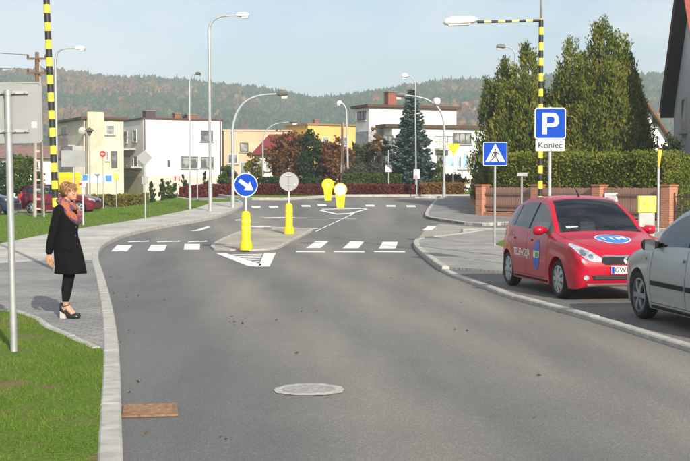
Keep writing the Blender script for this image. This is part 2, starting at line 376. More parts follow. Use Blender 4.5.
# right kerb line (road side): nose of the footway, then along the parking bays
RKP = [G(*p) for p in ((520, 232.0), (484, 233.2), (465, 235.6), (437, 239.2), (420, 241.2), (413.5, 244.5), (418, 253), (442.5, 272.3), (476, 286), (511, 299), (560, 312.5), (620, 330), (690, 352.5))]
d_ = np.array(RKP[-1]) - np.array(RKP[-3]); d_ /= np.linalg.norm(d_)
RKP = [(RKP[0][0] + 28, RKP[0][1] + .6)] + RKP + [tuple(np.array(RKP[-1]) + d_ * k) for k in (8, 20, 50)]
RK = smooth_line(RKP, 1.0)
# far right corner
FKP = [G(*p) for p in ((560, 225.0), (500, 226.0), (479, 226.0), (450, 222.5), (432, 219.5), (428.5, 216.5), (430.5, 211), (436, 204), (441, 200.2), (452, 198.6), (470, 198.2))]
FKP = [(FKP[0][0] + 26, FKP[0][1] - 1.0)] + FKP + [(FKP[-1][0] + 40, FKP[-1][1] + 2)]
FK = smooth_line(FKP, 1.0)
# hedge side of the cross street
HKP = [(-75, G(130, 196.6)[1] + 3)] + [G(*p) for p in ((130, 196.8), (220, 196.9), (345, 197.0), (425, 196.8))] + [(34, G(425, 196.8)[1] + 1)]
HK = smooth_line(HKP, 2.0)
ymax = max(p[1] for p in HKP) + 2
o = sheet('road', [(-78, -45), (40, -45), (40, ymax), (-78, ymax)], 0.0, ASPH); o['label'] = 'grey worn asphalt road with sandy wheel tracks'
KW = .15
Lin = offset_line(LK, KW); Rin = offset_line(RK, KW); Fin = offset_line(FK, KW)
EDP = [G(*p, .12) for p in ((101, 346.5), (80, 337), (40, 321.5), (0, 309.5))]; EDP += [(EDP[-1][0] - 6, EDP[-1][1] + 1.4), (-45, EDP[-1][1] + 5)]
ED = smooth_line(EDP, 1.0)
jn = int(np.argmin([np.hypot(p[0] - ED[0][0], p[1] - ED[0][1]) for p in Lin]))
# near verge
o = sheet('near_verge', [p for p in Lin[:jn + 1]] + ED[0:] + [(-45, -40)], .105, LAWN, skirt=.16, step=2.0); o['label'] = 'patchy green grass verge in the near left corner'
# left footway
FLB = [G(*p, .11) for p in ((212, 201.8), (204, 205), (190, 209.3), (145, 218), (95, 226), (50, 233), (0, 243))]
FLB = smooth_line(FLB, 1.2); FLB += [(FLB[-1][0] - 5, FLB[-1][1] - 1.6), (-45, FLB[-1][1] - 6)]
je = int(np.argmin([np.hypot(p[0] - FLB[0][0], p[1] - FLB[0][1]) for p in Lin]))
foot = Lin[jn:je + 1] + FLB + [(p[0], p[1]) for p in ED[::-1]]
o = sheet('left_footway', foot, .10, PAVE, skirt=.15, step=2.0); o['label'] = 'grey block footway the woman stands on'
jl = int(np.argmin([abs(p[1] - G(95, 260, .1)[1]) + (0 if p[0] < 0 else 9) for p in Lin]))
ln = [G(*p, .104) for p in ((60, 259.5), (0, 263))]
light = Lin[jl:je + 1] + FLB[:-1] + [(FLB[-2][0], ln[-1][1] - .8), ln[1], ln[0]]
o = sheet('cycle_path', light, .104, PAVE2, step=2.0); o['label'] = 'lighter slab path curving round the left corner'
kerb('left_kerb', 'concrete kerb along the left side of the road', LK, KW, .12, KERBM)
kerb('verge_edging', 'thin pale concrete edging between near verge and footway', ED, .09, .125, KERBM)
# far lawn
lawnp = FLB[::-1] + Lin[je + 1:]
o = sheet('far_lawn', lawnp, .11, LAWN2, skirt=.16, step=2.0); o['label'] = 'bright green lawn between footway and cross street'
# right footway + parking
iq = int(np.argmin([np.hypot(p[0] - G(442.5, 272.3)[0], p[1] - G(442.5, 272.3)[1]) for p in RK]))
pk0 = Rin[iq]; bayd = np.array(RK[-1]) - np.array(RK[iq + 6]); bayd /= np.linalg.norm(bayd); bayn = np.array((-bayd[1], bayd[0]))
back = np.array(Rin[iq + 4]) + bayn * 2.75
bay = [pk0] + Rin[iq + 1:] + [tuple(np.array(Rin[-1]) + bayn * 2.75), tuple(back)]
o = sheet('parking_bay', bay, .055, PAVEP, skirt=.1, step=2.0); o['label'] = 'dark block parking bay under the parked cars'
rfoot = Rin[:iq + 1] + [tuple(back), tuple(np.array(Rin[-1]) + bayn * 2.75), (40, -45), (40, Rin[0][1])]
o = sheet('right_footway', rfoot, .10, PAVER, skirt=.16, step=2.0); o['label'] = 'pale slab footway behind the parked cars'
root = kerb('right_kerb', 'high concrete kerb round the right footway corner', RK[:iq + 1], KW, .115, KERBM)
root = kerb('parking_kerb', 'low concrete kerb along the parking bay', RK[iq:], .14, .065, KERBM)
o = sheet('far_right_footway', Fin + [(40, FK[-1][1])] + [(40, FK[0][1])], .10, PAVE, skirt=.16, step=2.0); o['label'] = 'grey footway on the far right corner by the fence'
kerb('far_right_kerb', 'concrete kerb of the far right corner', FK, KW, .12, KERBM)
kerb('far_kerb', 'pale kerb in front of the red hedge', HK, .2, .13, KERBM)
o = sheet('hedge_bed', [(p[0], p[1] + .18) for p in HK] + [(34, 100), (-75, 100)], .09, LAWN2, skirt=.1, step=3.0); o['label'] = 'grass strip and garden ground behind the far kerb'
# side street throat, dusty
o = sheet('side_street', [G(*p) for p in ((424, 231), (440, 224), (479, 227.5), (520, 228.2))] + [(34, G(520, 228.2)[1] - 1), (34, G(520, 231)[1] - 1)] + [G(*p) for p in ((520, 231.4), (484, 232.5), (465, 234.8), (437, 238.2), (418, 239.5))], .004, DUSTY); o['label'] = 'dusty pale side street mouth on the right'
o = sheet('grass_patch', [G(*p, .1) for p in ((495, 244), (503, 240), (522, 240), (530, 246), (508, 248))], .107, LAWN2, step=1.0); o['label'] = 'small grass patch in the right footway behind the red car'
# ---------------------------------------------------------------- islands
ISL = smooth_line([G(*p) for p in ((214, 250.2), (245, 251.3), (276, 249.5), (290, 243), (305, 235.5), (313, 230.8), (306, 229.4), (270, 229.8), (243, 232), (222, 240), (211, 247), (214, 250.2))], .6)
t_ = thing('traffic_island', 'pale paved traffic island with low kerb under the arrow sign', None, kind='structure')
sheet('island_top', [p for p in offset_line(ISL, .10)][:-1], .048, ISLM, parent=t_, step=2)
o2 = offset_line(ISL, .10)
for i in range(len(ISL) - 1):
    a, b, c, d = ISL[i], ISL[i + 1], o2[i + 1], o2[i]
    vs = []
    for q in (a, b, c, d):
        e = elev(*q); vs += [(q[0], q[1], e - .02), (q[0], q[1], e + .055)]
    MB().add(vs, [(1, 3, 5, 7), (0, 2, 3, 1), (2, 4, 5, 3), (4, 6, 7, 5), (6, 0, 1, 7)]).build('kerb_stone', KERBM, t_)
# ---------------------------------------------------------------- road markings
def marking(name, label, polys, h=.005):
    t = thing(name, label, None, kind='structure')
    for p in polys:
        sheet('stripe', p, h, PAINT, parent=t, step=4.0)
    return t
def quad(*pp): return [G(*p) for p in pp]
rs = []
for bl, br, tr, tl in (((306, 248.2), (320.5, 248.2), (328.5, 241.2), (315.5, 241.2)), ((342.5, 248.4), (358.6, 248.4), (364, 241.4), (350.2, 241.4)), ((378.8, 248.6), (395.6, 248.6), (397.9, 241.8), (382.6, 241.8))):
    rs.append(quad(bl, br, tr, tl))
for a, b in ((296, 325), (334, 364.5), (374, 405)): rs.append(quad((a, 252.4), (b, 252.6), (b, 251.4), (a, 251.2)))
marking('crosswalk', 'white zebra crossing right of the traffic island', rs)
rs = []
for bl, br, tr, tl in (((111, 251.6), (127, 251.6), (132.5, 245.2), (117, 245.2)), ((147.3, 250.9), (164.4, 250.9), (167, 244.9), (151.3, 244.9)), ((183.6, 250), (199.8, 250), (200, 244), (184.6, 244))): rs.append(quad(bl, br, tr, tl))
for a, b in ((128, 149), (157, 180), (188, 207)): rs.append(quad((a, 242.3), (b, 241.6), (b, 240.7), (a, 241.4)))
marking('crosswalk', 'white zebra crossing between left kerb and traffic island', rs)
rs = [quad((216, 253.6), (226, 253.4), (262, 264.5), (258, 266.8), (248, 266)), quad((264, 253.6), (276, 253), (269.5, 266.6), (258, 266.8), (259.5, 263.8))]
for k in range(5):
    y = 254.8 + k * 1.75; a = 231 + (y - 254) * 2.9; b = 263.5 - (y - 254) * .45
    if b - a > 3: rs.append(quad((a, y + .6), (b - 1, y), (b - .5, y - .7), (a - 2, y - .1)))
marking('hatched_marking', 'white hatched wedge painted before the traffic island', rs)
def arrow(px, py, ln, ang):
    x, y = G(px, py); c, s = math.cos(ang), math.sin(ang)
    f = lambda u, v: (x + u * c - v * s, y + u * s + v * c)
    return [[f(-ln / 2, -.1), f(ln * .15, -.1), f(ln * .15, .1), f(-ln / 2, .1)], [f(ln * .13, -.42), f(ln / 2, 0), f(ln * .13, .42)]]
marking('lane_arrow', 'white lane arrow on the road left of the island', [quad((190, 231.4), (200, 230.9), (211, 227.2), (207, 226.6), (197, 229.8))])
marking('lane_arrow', 'white lane arrow between the two yellow bollards and far lollipop', arrow(277, 227.5, 3.4, R(150)))
marking('lane_arrow', 'small white lane arrow right of the second bollard', arrow(306, 218, 4.2, R(165)))
rs = [quad((319, 210.6), (322, 210.2), (337, 213.6), (336, 214.6)), quad((322, 208.9), (366, 208.2), (366, 208.8), (322, 209.5)), quad((336, 214.6), (337, 213.7), (350, 213.0), (366, 208.8), (368.5, 208.9), (352, 214.0))]
for k in range(6):
    a = 348 - k * 6.6; y = 216 + k * 3.1; rs.append(quad((a, y), (a + 1.6, y + .2), (a + 7, y - 2.6), (a + 5.6, y - 2.7)))
marking('splitter_marking', 'white painted splitter triangle and dashes under the far bollards', rs)
rs = []
for a, y in ((252, 206.8), (269.5, 206.8), (302, 205.9), (318, 205.0), (366, 205.6), (387, 205.9), (407, 206.2)): rs.append(quad((a, y + .9), (a + 9, y + .9), (a + 8, y - .9), (a - 1, y - .9)))
marking('crosswalk', 'faint zebra crossing in the far distance by the red hedge', rs)
marking('give_way_line', 'worn white block at the side street mouth', [quad((422, 230.6), (432, 230.2), (437, 226), (428, 226.2))])
marking('lane_dash', 'short white dash beyond the arrow sign bollard', [quad((235, 220.8), (241, 220.6), (242, 219.6), (236, 219.8)), quad((224, 237.6), (231, 236.6), (232, 235.8), (225, 236.8))])
# ---------------------------------------------------------------- manhole, drain, leaves
x, y = G(309, 390); mh = thing('manhole_cover', 'pale round manhole cover in the middle of the lane', 'manhole', (x, y, 0))
mb = MB(); n = 40; ring = [(.30 + random.uniform(-.012, .02)) for _ in range(n)]
mb.add([(0, 0, .008)] + [(ring[k] * math.cos(2 * math.pi * k / n), ring[k] * math.sin(2 * math.pi * k / n), .006) for k in range(n)], [(0, k + 1, (k + 1) % n + 1) for k in range(n)])
mb.build('concrete_ring', M('pale mortar', (.42, .40, .36), .9, .25, 14, .5, 60), mh)
mb = MB(); mb.lathe([(0.0, .0125), (.215, .0125), (.225, .010), (.225, .004)], 36); mb.build('lid', M('dusty iron lid', (.31, .30, .28), .85, .25, 25, .5, 70), mh)
x, y = G(150.5, 411.5); dg_ = thing('drain_grate', 'rusty rectangular drain grate against the left kerb', 'drain', (x, y, .003), R(8))
RUST = M('rusty cast iron', (.25, .145, .08), .9, .35, 22, .5, 80)
MB().box(-.21, .21, -.25, .25, -.03, .004).build('pit', M('dark drain pit', (.07, .045, .03), .95, .3, 20), dg_)  # pit coloured darker than the bars to set off the gaps
mb = MB(); 
for q in ((-.21, .21, -.25, -.215), (-.21, .21, .215, .25), (-.21, -.175, -.214, .214), (.175, .21, -.214, .214)): mb.box(*q, .0045, .016)
mb.build('frame', RUST, dg_)
for k in range(11): MB().box(-.174, .174, -.205 + k * .0375, -.205 + k * .0375 + .026, .006, .014).build('bar', RUST, dg_)
pts = []
for px, py in ((232, 323), (241, 325), (247, 326), (286, 354.5), (360, 314), (420, 306), (255, 320), (300, 312), (455, 330), (520, 372), (210, 440), (180, 300), (560, 420), (390, 280), (225, 318), (470, 302)):
    x, y = G(px, py)
    for _ in range(2): pts.append((x + random.gauss(0, .15), y + random.gauss(0, .15), .012))
for _ in range(32):
    y = random.uniform(8, 40); i = random.choice(LK[40:75]); q_ = random.uniform(-.5, .5); pts.append((i[0] - .2 * q_ + abs(random.gauss(.12, .15)) + .03, i[1] + q_, .012))
Vq, Fq = leaf_quads(np.array(pts), rng.uniform(.012, .03, len(pts)), .5, A=np.c_[rng.normal(size=(len(pts), 2)), rng.normal(0, .15, len(pts))])
tag(np_mesh('fallen_leaves', Vq, Fq, leafmat('dead leaves', [(.05, .03, .015), (.12, .07, .03), (.2, .12, .05)], .1)), 'scattered dry leaves on the asphalt', 'leaves', kind='stuff')
# ---------------------------------------------------------------- grass blades
def inside(poly, P):
    x, y = P[:, 0], P[:, 1]; c = np.zeros(len(P), bool); j = len(poly) - 1
    for i in range(len(poly)):
        xi, yi = poly[i]; xj, yj = poly[j]
        c ^= ((yi > y) != (yj > y)) & (x < (xj - xi) * (y - yi) / ((yj - yi) or 1e-9) + xi); j = i
    return c
def vnoise(P, s):
    q = P * s; return (np.sin(q[:, 0] * 1.7 + 1.3 * np.sin(q[:, 1] * 1.1)) + np.sin(q[:, 1] * 2.3 + 1.7 * np.sin(q[:, 0] * .9 + 2)) + .7 * np.sin(q[:, 0] * 4.1 - q[:, 1] * 3.7)) / 2.7
def blades(name, label, poly, n, x0, x1, y0, y1, hgt, wid, h0, mat, thr=-.1):
    P = np.c_[rng.uniform(x0, x1, n), rng.uniform(y0, y1, n)]; P = P[inside(poly, P)]
    dens = vnoise(P, 2.6) + .6 * vnoise(P[:, ::-1] + 5, 7.0) + rng.normal(0, .45, len(P)); P = P[dens > thr]
    z = np.array([elev(a, b) for a, b in P]) + h0; m = len(P)
    a = rng.uniform(0, 2 * np.pi, m); hh = hgt * rng.uniform(.45, 1.25, m); ln = rng.normal(0, .5, (m, 2)) * hh[:, None]
    B = np.c_[P, z]; D = np.c_[np.cos(a), np.sin(a), np.zeros(m)] * wid * rng.uniform(.7, 1.3, (m, 1))
    V = np.stack([B - D, B + D, B + np.c_[ln, hh]], 1).reshape(-1, 3)
    return tag(np_mesh(name, V, np.arange(3 * m).reshape(m, 3), mat), label, 'grass', kind='stuff')
GR = leafmat('grass blades', [(.085, .17, .02), (.125, .225, .028), (.17, .26, .04), (.26, .22, .09)], .35)
verge = Lin[:jn + 1] + ED + [(-45, -40)]
blades('grass', 'short tufty grass on the near left verge', verge, 260000, -9, 0.4, 5.5, 17.5, .040, .0035, .10, GR, -.12)
blades('grass', 'mown grass on the far left lawn', lawnp, 90000, -34, -5, 22, 66, .07, .012, .10, GR, -.9)
# ================================================================== hills with autumn forest
RIDGE_Y = 1150.0
rp = [(-420, 92), (-200, 84), (-60, 80), (0, 79), (40, 76), (75, 74), (100, 77), (130, 81), (165, 81), (200, 84), (230, 88), (262, 90), (290, 95), (318, 101), (345, 98), (370, 94), (400, 88), (440, 83), (480, 84), (560, 80), (640, 78), (700, 76), (860, 82), (1100, 95)]
RX = np.array([(p[0] - CX) / FPX * RIDGE_Y for p in rp]); RZ = np.array([(HZ - p[1]) / FPX * RIDGE_Y + CAMH - 11 for p in rp])
def hill_z(x, y):
    r = np.interp(x, RX, RZ); t = np.clip((y - 430) / (RIDGE_Y - 430), 0, 1); t = t * t * (3 - 2 * t)
    und = 7 * np.sin(x * .021 + y * .004) * np.sin(y * .013 + x * .006) + 4 * np.sin(x * .05 + 1.3) * np.sin(y * .031)
    back = np.clip((y - RIDGE_Y) / 500, 0, 1)
    return (r * t * (1 - .5 * back) + und * t * (1 - t) * 3.0) - .5
def hills():
    xs = np.linspace(-1100, 1100, 90); ys = np.linspace(430, 1600, 50)
    X, Y = np.meshgrid(xs, ys); Z = hill_z(X, Y); Z[0] = -1
    V = np.c_[X.ravel(), Y.ravel(), Z.ravel()]; n = len(xs)
    F = [(j * n + i, j * n + i + 1, (j + 1) * n + i + 1, (j + 1) * n + i) for j in range(len(ys) - 1) for i in range(n - 1)]
    tag(np_mesh('hills', V, F, M('forest floor', (.05, .055, .03), .95, .3, .02), smooth=True), 'low wooded hill ridge behind the town', kind='structure')
hills()
def forest():
    bm = bmesh.new(); bmesh.ops.create_icosphere(bm, subdivisions=1, radius=1); bm.verts.ensure_lookup_table()
    bv = np.array([v.co[:] for v in bm.verts]); bf = np.array([[v.index for v in f.verts] for f in bm.faces]); bm.free()
    bv = unit(bv)
    n = 24000
    y = 560 + (RIDGE_Y + 40 - 560) * rng.random(n) ** .8; x = rng.uniform(-.36, .36, n) * (y + 80)
    z = hill_z(x, y)
    ok = z > 4; x, y, z = x[ok], y[ok], z[ok]
    # a denser line along the crest
    m = 1500; xc = rng.uniform(-460, 460, m); yc = RIDGE_Y + rng.uniform(-25, 10, m); x = np.r_[x, xc]; y = np.r_[y, yc]; z = np.r_[z, hill_z(xc, yc)]
    n = len(x); P = np.c_[x, y]
    nz1 = vnoise(P, .012) + .6 * vnoise(P[:, ::-1], .03) + rng.normal(0, .42, n)
    hill_t = z / np.interp(x, RX, RZ)
    warm = nz1 + .72 * (hill_t > .70) * (x < -60) + .55 * np.exp(-((hill_t - .28) / .16) ** 2) + 0.0 * (x > 0)
    con = rng.random(n) < .30
    con &= warm < .95
    pal = {0: [(.028, .06, .03), (.036, .07, .036), (.045, .08, .038)], 1: [(.20, .105, .045), (.24, .14, .055), (.19, .085, .045), (.14, .09, .045)], 2: [(.06, .09, .032), (.085, .105, .036), (.048, .08, .032)]}
    colr = np.zeros((n, 3)); 
    kind = np.where(con, 0, np.where(warm > .72, 1, 2))
    for k in pal:
        a = np.array(pal[k]); idx = np.where(kind == k)[0]; colr[idx] = a[rng.integers(0, len(a), len(idx))] * rng.uniform(.75, 1.25, (len(idx), 1))
    hgt = rng.uniform(7.5, 12.5, n); wid = hgt * rng.uniform(.24, .38, n); hgt = np.where(con, hgt * 1.12, hgt); wid = np.where(con, wid * .62, wid)
    dis = rng.uniform(.62, 1.28, (n, len(bv), 1))
    V = bv[None] * dis * np.stack([wid, wid, hgt * .5], 1)[:, None, :]
    zz = bv[:, 2][None, :, None]; taper = np.where(con[:, None, None], np.clip(1.05 - .85 * (zz + 1) / 2, .08, 1), 1.0)
    V[:, :, :2] *= taper
    V += np.stack([x, y, z + hgt * .5], 1)[:, None, :]
    nv = len(bv); F = (bf[None] + (np.arange(n) * nv)[:, None, None]).reshape(-1, 3)
    m, t, p = nodes('forest crowns'); a = t.nodes.new('ShaderNodeVertexColor'); a.layer_name = 'leafcol'
    tcx = t.nodes.new('ShaderNodeTexCoord'); nzx = t.nodes.new('ShaderNodeTexNoise'); nzx.inputs['Scale'].default_value = .55; nzx.inputs['Detail'].default_value = 4; nzx.inputs['Roughness'].default_value = .7; t.links.new(tcx.outputs['Object'], nzx.inputs['Vector'])
    rx_ = t.nodes.new('ShaderNodeValToRGB'); rx_.color_ramp.elements[0].position = .32; rx_.color_ramp.elements[1].position = .68; rx_.color_ramp.elements[0].color = (.35, .38, .4, 1); rx_.color_ramp.elements[1].color = (1.6, 1.55, 1.45, 1); t.links.new(nzx.outputs[0], rx_.inputs[0])
    mxx = t.nodes.new('ShaderNodeMixRGB'); mxx.blend_type = 'MULTIPLY'; mxx.inputs[0].default_value = 1; t.links.new(a.outputs[0], mxx.inputs[1]); t.links.new(rx_.outputs[0], mxx.inputs[2]); t.links.new(mxx.outputs[0], p.inputs['Base Color'])
    bpx = t.nodes.new('ShaderNodeBump'); bpx.inputs['Strength'].default_value = 1.0; bpx.inputs['Distance'].default_value = 2.5; t.links.new(nzx.outputs[0], bpx.inputs['Height']); t.links.new(bpx.outputs[0], p.inputs['Normal'])
    p.inputs['Roughness'].default_value = .95; p.inputs['Specular IOR Level'].default_value = .05
    o = np_mesh('forest', V.reshape(-1, 3), F, m)
    ca = o.data.color_attributes.new('leafcol', 'FLOAT_COLOR', 'POINT')
    vc = np.repeat(np.c_[colr, np.ones(n)], nv, 0) * np.r_[1, 1, 1, 1]; vc[:, :3] *= rng.uniform(.7, 1.3, (len(vc), 1)); ca.data.foreach_set('color', vc.ravel().astype(np.float32))
    tag(o, 'mixed forest in green and rusty autumn colours on the hills', 'forest', kind='stuff')
forest()
# ================================================================== vegetation builders
BARK = M('bark', (.13, .10, .075), .95, .3, 8, .6, 30)
def evergreen(name, label, x, y, h, r, mat, n=15000, tops=4, group=None, size=.11):
    """dense columnar evergreen: several upright leaders wrapped in short sprays"""
    e = elev(x, y); t = thing(name, label, 'tree', (x, y, e), 0, group)
    lead = [(0, 0, 1.0, .56)] + [(math.cos(a) * r * random.uniform(.35, .55), math.sin(a) * r * random.uniform(.35, .55), random.uniform(.55, .92), random.uniform(.38, .52)) for a in [2 * math.pi * k / tops + random.uniform(-.3, .3) for k in range(tops)]]
    mb = MB()
    for lx, ly, f, w in lead: mb.tube([(0, 0, -.1), (lx * .5, ly * .5, h * .12), (lx, ly, h * .4), (lx, ly, h * f * .93)], [.13, .10, .07, .015], 7)
    C = []; A = []
    tot = sum(f * w for _, _, f, w in lead)
    for lx, ly, f, w in lead:
        m = int(n * f * w / tot); k = m // 14
        zz = rng.beta(1.05, 1.35, k) * h * f; prof = np.minimum(1, (zz / (h * f) + .04) * 6) * np.clip(1 - zz / (h * f), 0, 1) ** .78
        a = rng.uniform(0, 2 * np.pi, k); bump = 1 + .16 * np.sin(3 * a + zz * 1.1 + lx * 5) + .10 * np.sin(7 * a + zz * 2.3)
        rr = r * w * 1.7 * prof * bump * np.sqrt(rng.uniform(.35, 1.08, k))
        cc = np.c_[lx + rr * np.cos(a), ly + rr * np.sin(a), zz]; out_ = np.c_[np.cos(a), np.sin(a), np.full(k, 2.6)]
        L_ = rng.uniform(0, 1, (k, 14, 1)); pts = cc[:, None] + unit(out_)[:, None] * L_ * rng.uniform(.35, .75, (k, 1, 1)) * (h / 9) + rng.normal(0, .07 * h / 9, (k, 14, 3))
        C.append(pts.reshape(-1, 3)); A.append((unit(np.repeat(out_, 14, 0)) * 1.0 + rng.normal(0, .42, (k * 14, 3))))
    C = np.concatenate(C); A = np.concatenate(A); V, F = leaf_quads(C, rng.uniform(.6, 1.4, len(C)) * size * 1.25, .36, A)
    np_mesh('crown', V, F, mat, t); mb.build('trunk', BARK, t, True); return t
def broadleaf(name, label, x, y, h, r, mat, n=6000, trunk=.3, size=.12, group=None, cat='tree', flat=1.0, sparse=1.0):
    e = elev(x, y); t = thing(name, label, cat, (x, y, e), random.uniform(0, 6), group); mb = MB(); z0 = h * trunk
    tips = []
    mb.tube([(0, 0, -.1), (.03, 0, z0 * .6), (0, .04, z0 * 1.2), (0, 0, h * .8)], [.035 * h * .5, .028 * h * .5, .022 * h * .5, .01], 8)
    for k in range(11):
        a = k * 2.4 + random.uniform(-.4, .4); b = z0 + (h - z0) * random.uniform(.05, .6); q = r * random.uniform(.55, .9); up = random.uniform(.15, .5) * (h - z0)
        tip = (q * math.cos(a), q * math.sin(a), min(h * .95, b + up)); tips.append(tip)
        mb.tube([(0, 0, b), (tip[0] * .5, tip[1] * .5, b + up * .6), tip], [.012 * h * .5, .008 * h * .5, .004], 5)
    mb.build('trunk', BARK, t, True)
    m = max(20, n // 60); u = unit(rng.normal(size=(m, 3))); rad = rng.uniform(.3, 1, (m, 1)) ** .5
    cz = (z0 * .75 + h) / 2; hz_ = (h - z0 * .75) / 2 * flat
    cl = u * rad * np.array([r, r, hz_]) + np.array([0, 0, cz]); cl = cl * (1 + .12 * np.sin(u[:, :1] * 5 + u[:, 2:] * 4))
    C = (cl[:, None] + rng.normal(0, r * .15 * sparse, (m, 60, 3)) * np.array([1, 1, .75])).reshape(-1, 3)
    V, F = leaf_quads(C, rng.uniform(.6, 1.4, len(C)) * size, .6); np_mesh('crown', V, F, mat, t); return t
def spruce(name, label, x, y, h, r, mat, size=.13):
    e = elev(x, y); t = thing(name, label, 'tree', (x, y, e)); mb = MB(); mb.tube([(0, 0, -.1), (0, 0, h * .98)], [.16, .015], 8)
    C = []; A = []
    lv = int(h * 4.2)
    for i in range(lv):
        z = .25 + (h - .35) * i / lv; q = r * (1 - i / lv) ** .85 * random.uniform(.86, 1.1) + .08; nb = max(5, int(12 * (1 - i / lv) + 5)); off = random.random() * 6
        for k in range(nb):
            a = off + 2 * math.pi * k / nb + random.uniform(-.15, .15); qq = q * random.uniform(.72, 1.1); dz = random.uniform(-.12, .10) * qq
            d = np.array([math.cos(a), math.sin(a), 0]); s = np.linspace(.12, 1, max(4, int(qq * 9)))
            spine = d * (s * qq)[:, None] + np.c_[np.zeros(len(s)), np.zeros(len(s)), z + dz * s - .30 * qq * s * (1 - s) + .10 * qq * s ** 3]
            if qq > .5: mb.tube([(0, 0, z), tuple(spine[len(s) // 2]), tuple(spine[-1])], [.025, .016, .004], 4, False)
            m = 11; sd = np.array([-d[1], d[0], 0]); side = rng.normal(0, 1, (len(s), m, 1)) * (.17 * qq * (1.1 - s) + .05)[:, None, None]
            pts = spine[:, None] + sd * side + rng.normal(0, .03, (len(s), m, 3)) + np.array([0, 0, -.06]) * rng.random((len(s), m, 1))
            C.append(pts.reshape(-1, 3)); A.append((d + sd * np.sign(side) * .8 + rng.normal(0, .25, (len(s), m, 3))).reshape(-1, 3))
    C = np.concatenate(C); A = np.concatenate(A); V, F = leaf_quads(C, rng.uniform(.7, 1.3, len(C)) * size, .34, A)
    np_mesh('crown', V, F, mat, t); mb.build('trunk', BARK, t, True); return t
def hedge(name, label, line, w, h, mat, n, size=.07, rough=.1, cat='hedge', group=None, base_on=True, core=True, fuzz=0.0):
    """clipped hedge along a ground line: a woody core and a skin of leaves"""
    A = np.array(line); t = thing(name, label, cat, (A[0][0], A[0][1], elev(*A[0])), 0, group); o0 = np.array([A[0][0], A[0][1], elev(*A[0])])
    seg = np.r_[0, np.cumsum(np.linalg.norm(np.diff(A, axis=0), axis=1))]; Ln = seg[-1]
    T = np.gradient(A, axis=0); T /= np.linalg.norm(T, axis=1, keepdims=True); Nn = np.c_[-T[:, 1], T[:, 0]]
    per = 2 * h + w; s = rng.uniform(0, Ln, n); q = rng.uniform(0, per, n)
    lat = np.where(q < h, -w / 2, np.where(q < h + w, q - h - w / 2, w / 2)); zz = np.where(q < h, q, np.where(q < h + w, h, per - q))
    endc = rng.random(n) < .06; s = np.where(endc, rng.choice([0, Ln], n), s); lat = np.where(endc, rng.uniform(-w / 2, w / 2, n), lat); zz = np.where(endc, rng.uniform(0, h, n), zz)
    wob = 1 + rough * (np.sin(s * 2.1 + zz * 3) * .5 + np.sin(s * 5.3 - zz * 2.2) * .35 + np.sin(s * .7) * .5)
    lat = lat * wob + rng.normal(0, .05, n); zz = zz * (1 + rough * .5 * (np.sin(s * 1.3) * .5 + np.sin(s * 4.1 + lat * 3) * .5)) + rng.normal(0, .03, n) + fuzz * np.abs(rng.normal(0, 1, n)) * (q > h) * (q < h + w)
    X = np.interp(s, seg, A[:, 0]) + lat * np.interp(s, seg, Nn[:, 0]); Y = np.interp(s, seg, A[:, 1]) + lat * np.interp(s, seg, Nn[:, 1])
    Z = np.array([elev(a, b) for a, b in zip(X, Y)]) + np.maximum(zz, .02)
    C = np.c_[X, Y, Z] - o0; V, F = leaf_quads(C, rng.uniform(.6, 1.35, n) * size, .6); np_mesh('foliage', V, F, mat, t)
    if core:
        mb = MB(); ns = max(2, int(Ln / 1.0)); P = []
        for i in range(ns + 1):
            sc = Ln * i / ns * .985 + Ln * .0075; x = np.interp(sc, seg, A[:, 0]); y = np.interp(sc, seg, A[:, 1]); nx = np.interp(sc, seg, Nn[:, 0]); ny = np.interp(sc, seg, Nn[:, 1]); e = elev(x, y); ww = w / 2 * .72
            P += [(x - nx * ww - o0[0], y - ny * ww - o0[1], e - .03 - o0[2]), (x - nx * ww - o0[0], y - ny * ww - o0[1], e + h * .84 - o0[2]), (x + nx * ww - o0[0], y + ny * ww - o0[1], e + h * .84 - o0[2]), (x + nx * ww - o0[0], y + ny * ww - o0[1], e - .03 - o0[2])]
        F = [(4 * i + a, 4 * i + (a + 1) % 4, 4 * i + 4 + (a + 1) % 4, 4 * i + 4 + a) for i in range(ns) for a in range(4)] + [(0, 1, 2, 3), (4 * ns + 3, 4 * ns + 2, 4 * ns + 1, 4 * ns)]
        mb.add(P, F).build('twiggy_core', M('hedge twigs', (.045, .045, .022), .95, .4, 6), t)
    return t
G_EV = leafmat('golden evergreen', [(.045, .075, .018), (.09, .13, .026), (.155, .185, .036), (.25, .24, .052), (.32, .24, .06)])
G_EV2 = leafmat('olive evergreen', [(.045, .075, .02), (.085, .125, .028), (.14, .175, .038), (.21, .22, .05)])
G_HD = leafmat('thuja hedge', [(.06, .09, .018), (.125, .16, .026), (.21, .23, .038), (.29, .28, .055)])
G_DK = leafmat('dark conifer', [(.02, .04, .02), (.038, .065, .028), (.06, .09, .036)])
G_BL = leafmat('blue spruce needles', [(.06, .095, .085), (.10, .15, .14), (.15, .21, .20)], .15)
G_RD = leafmat('red autumn leaves', [(.09, .04, .022), (.165, .07, .032), (.22, .10, .04), (.18, .12, .045)])
G_BB = leafmat('barberry red', [(.08, .018, .016), (.15, .032, .028), (.21, .055, .04)], .2)
G_OB = leafmat('orange brown shrub', [(.15, .09, .03), (.25, .12, .045), (.20, .15, .045), (.30, .09, .045)])
G_YG = leafmat('yellow green shrub', [(.09, .11, .022), (.16, .17, .03), (.26, .22, .045), (.15, .09, .03)])
G_GN = leafmat('green shrub', [(.045, .08, .02), (.08, .12, .028), (.12, .16, .036)])
G_GY = leafmat('grey twiggy shrub', [(.06, .055, .05), (.10, .09, .08), (.08, .09, .06), (.05, .03, .05)])

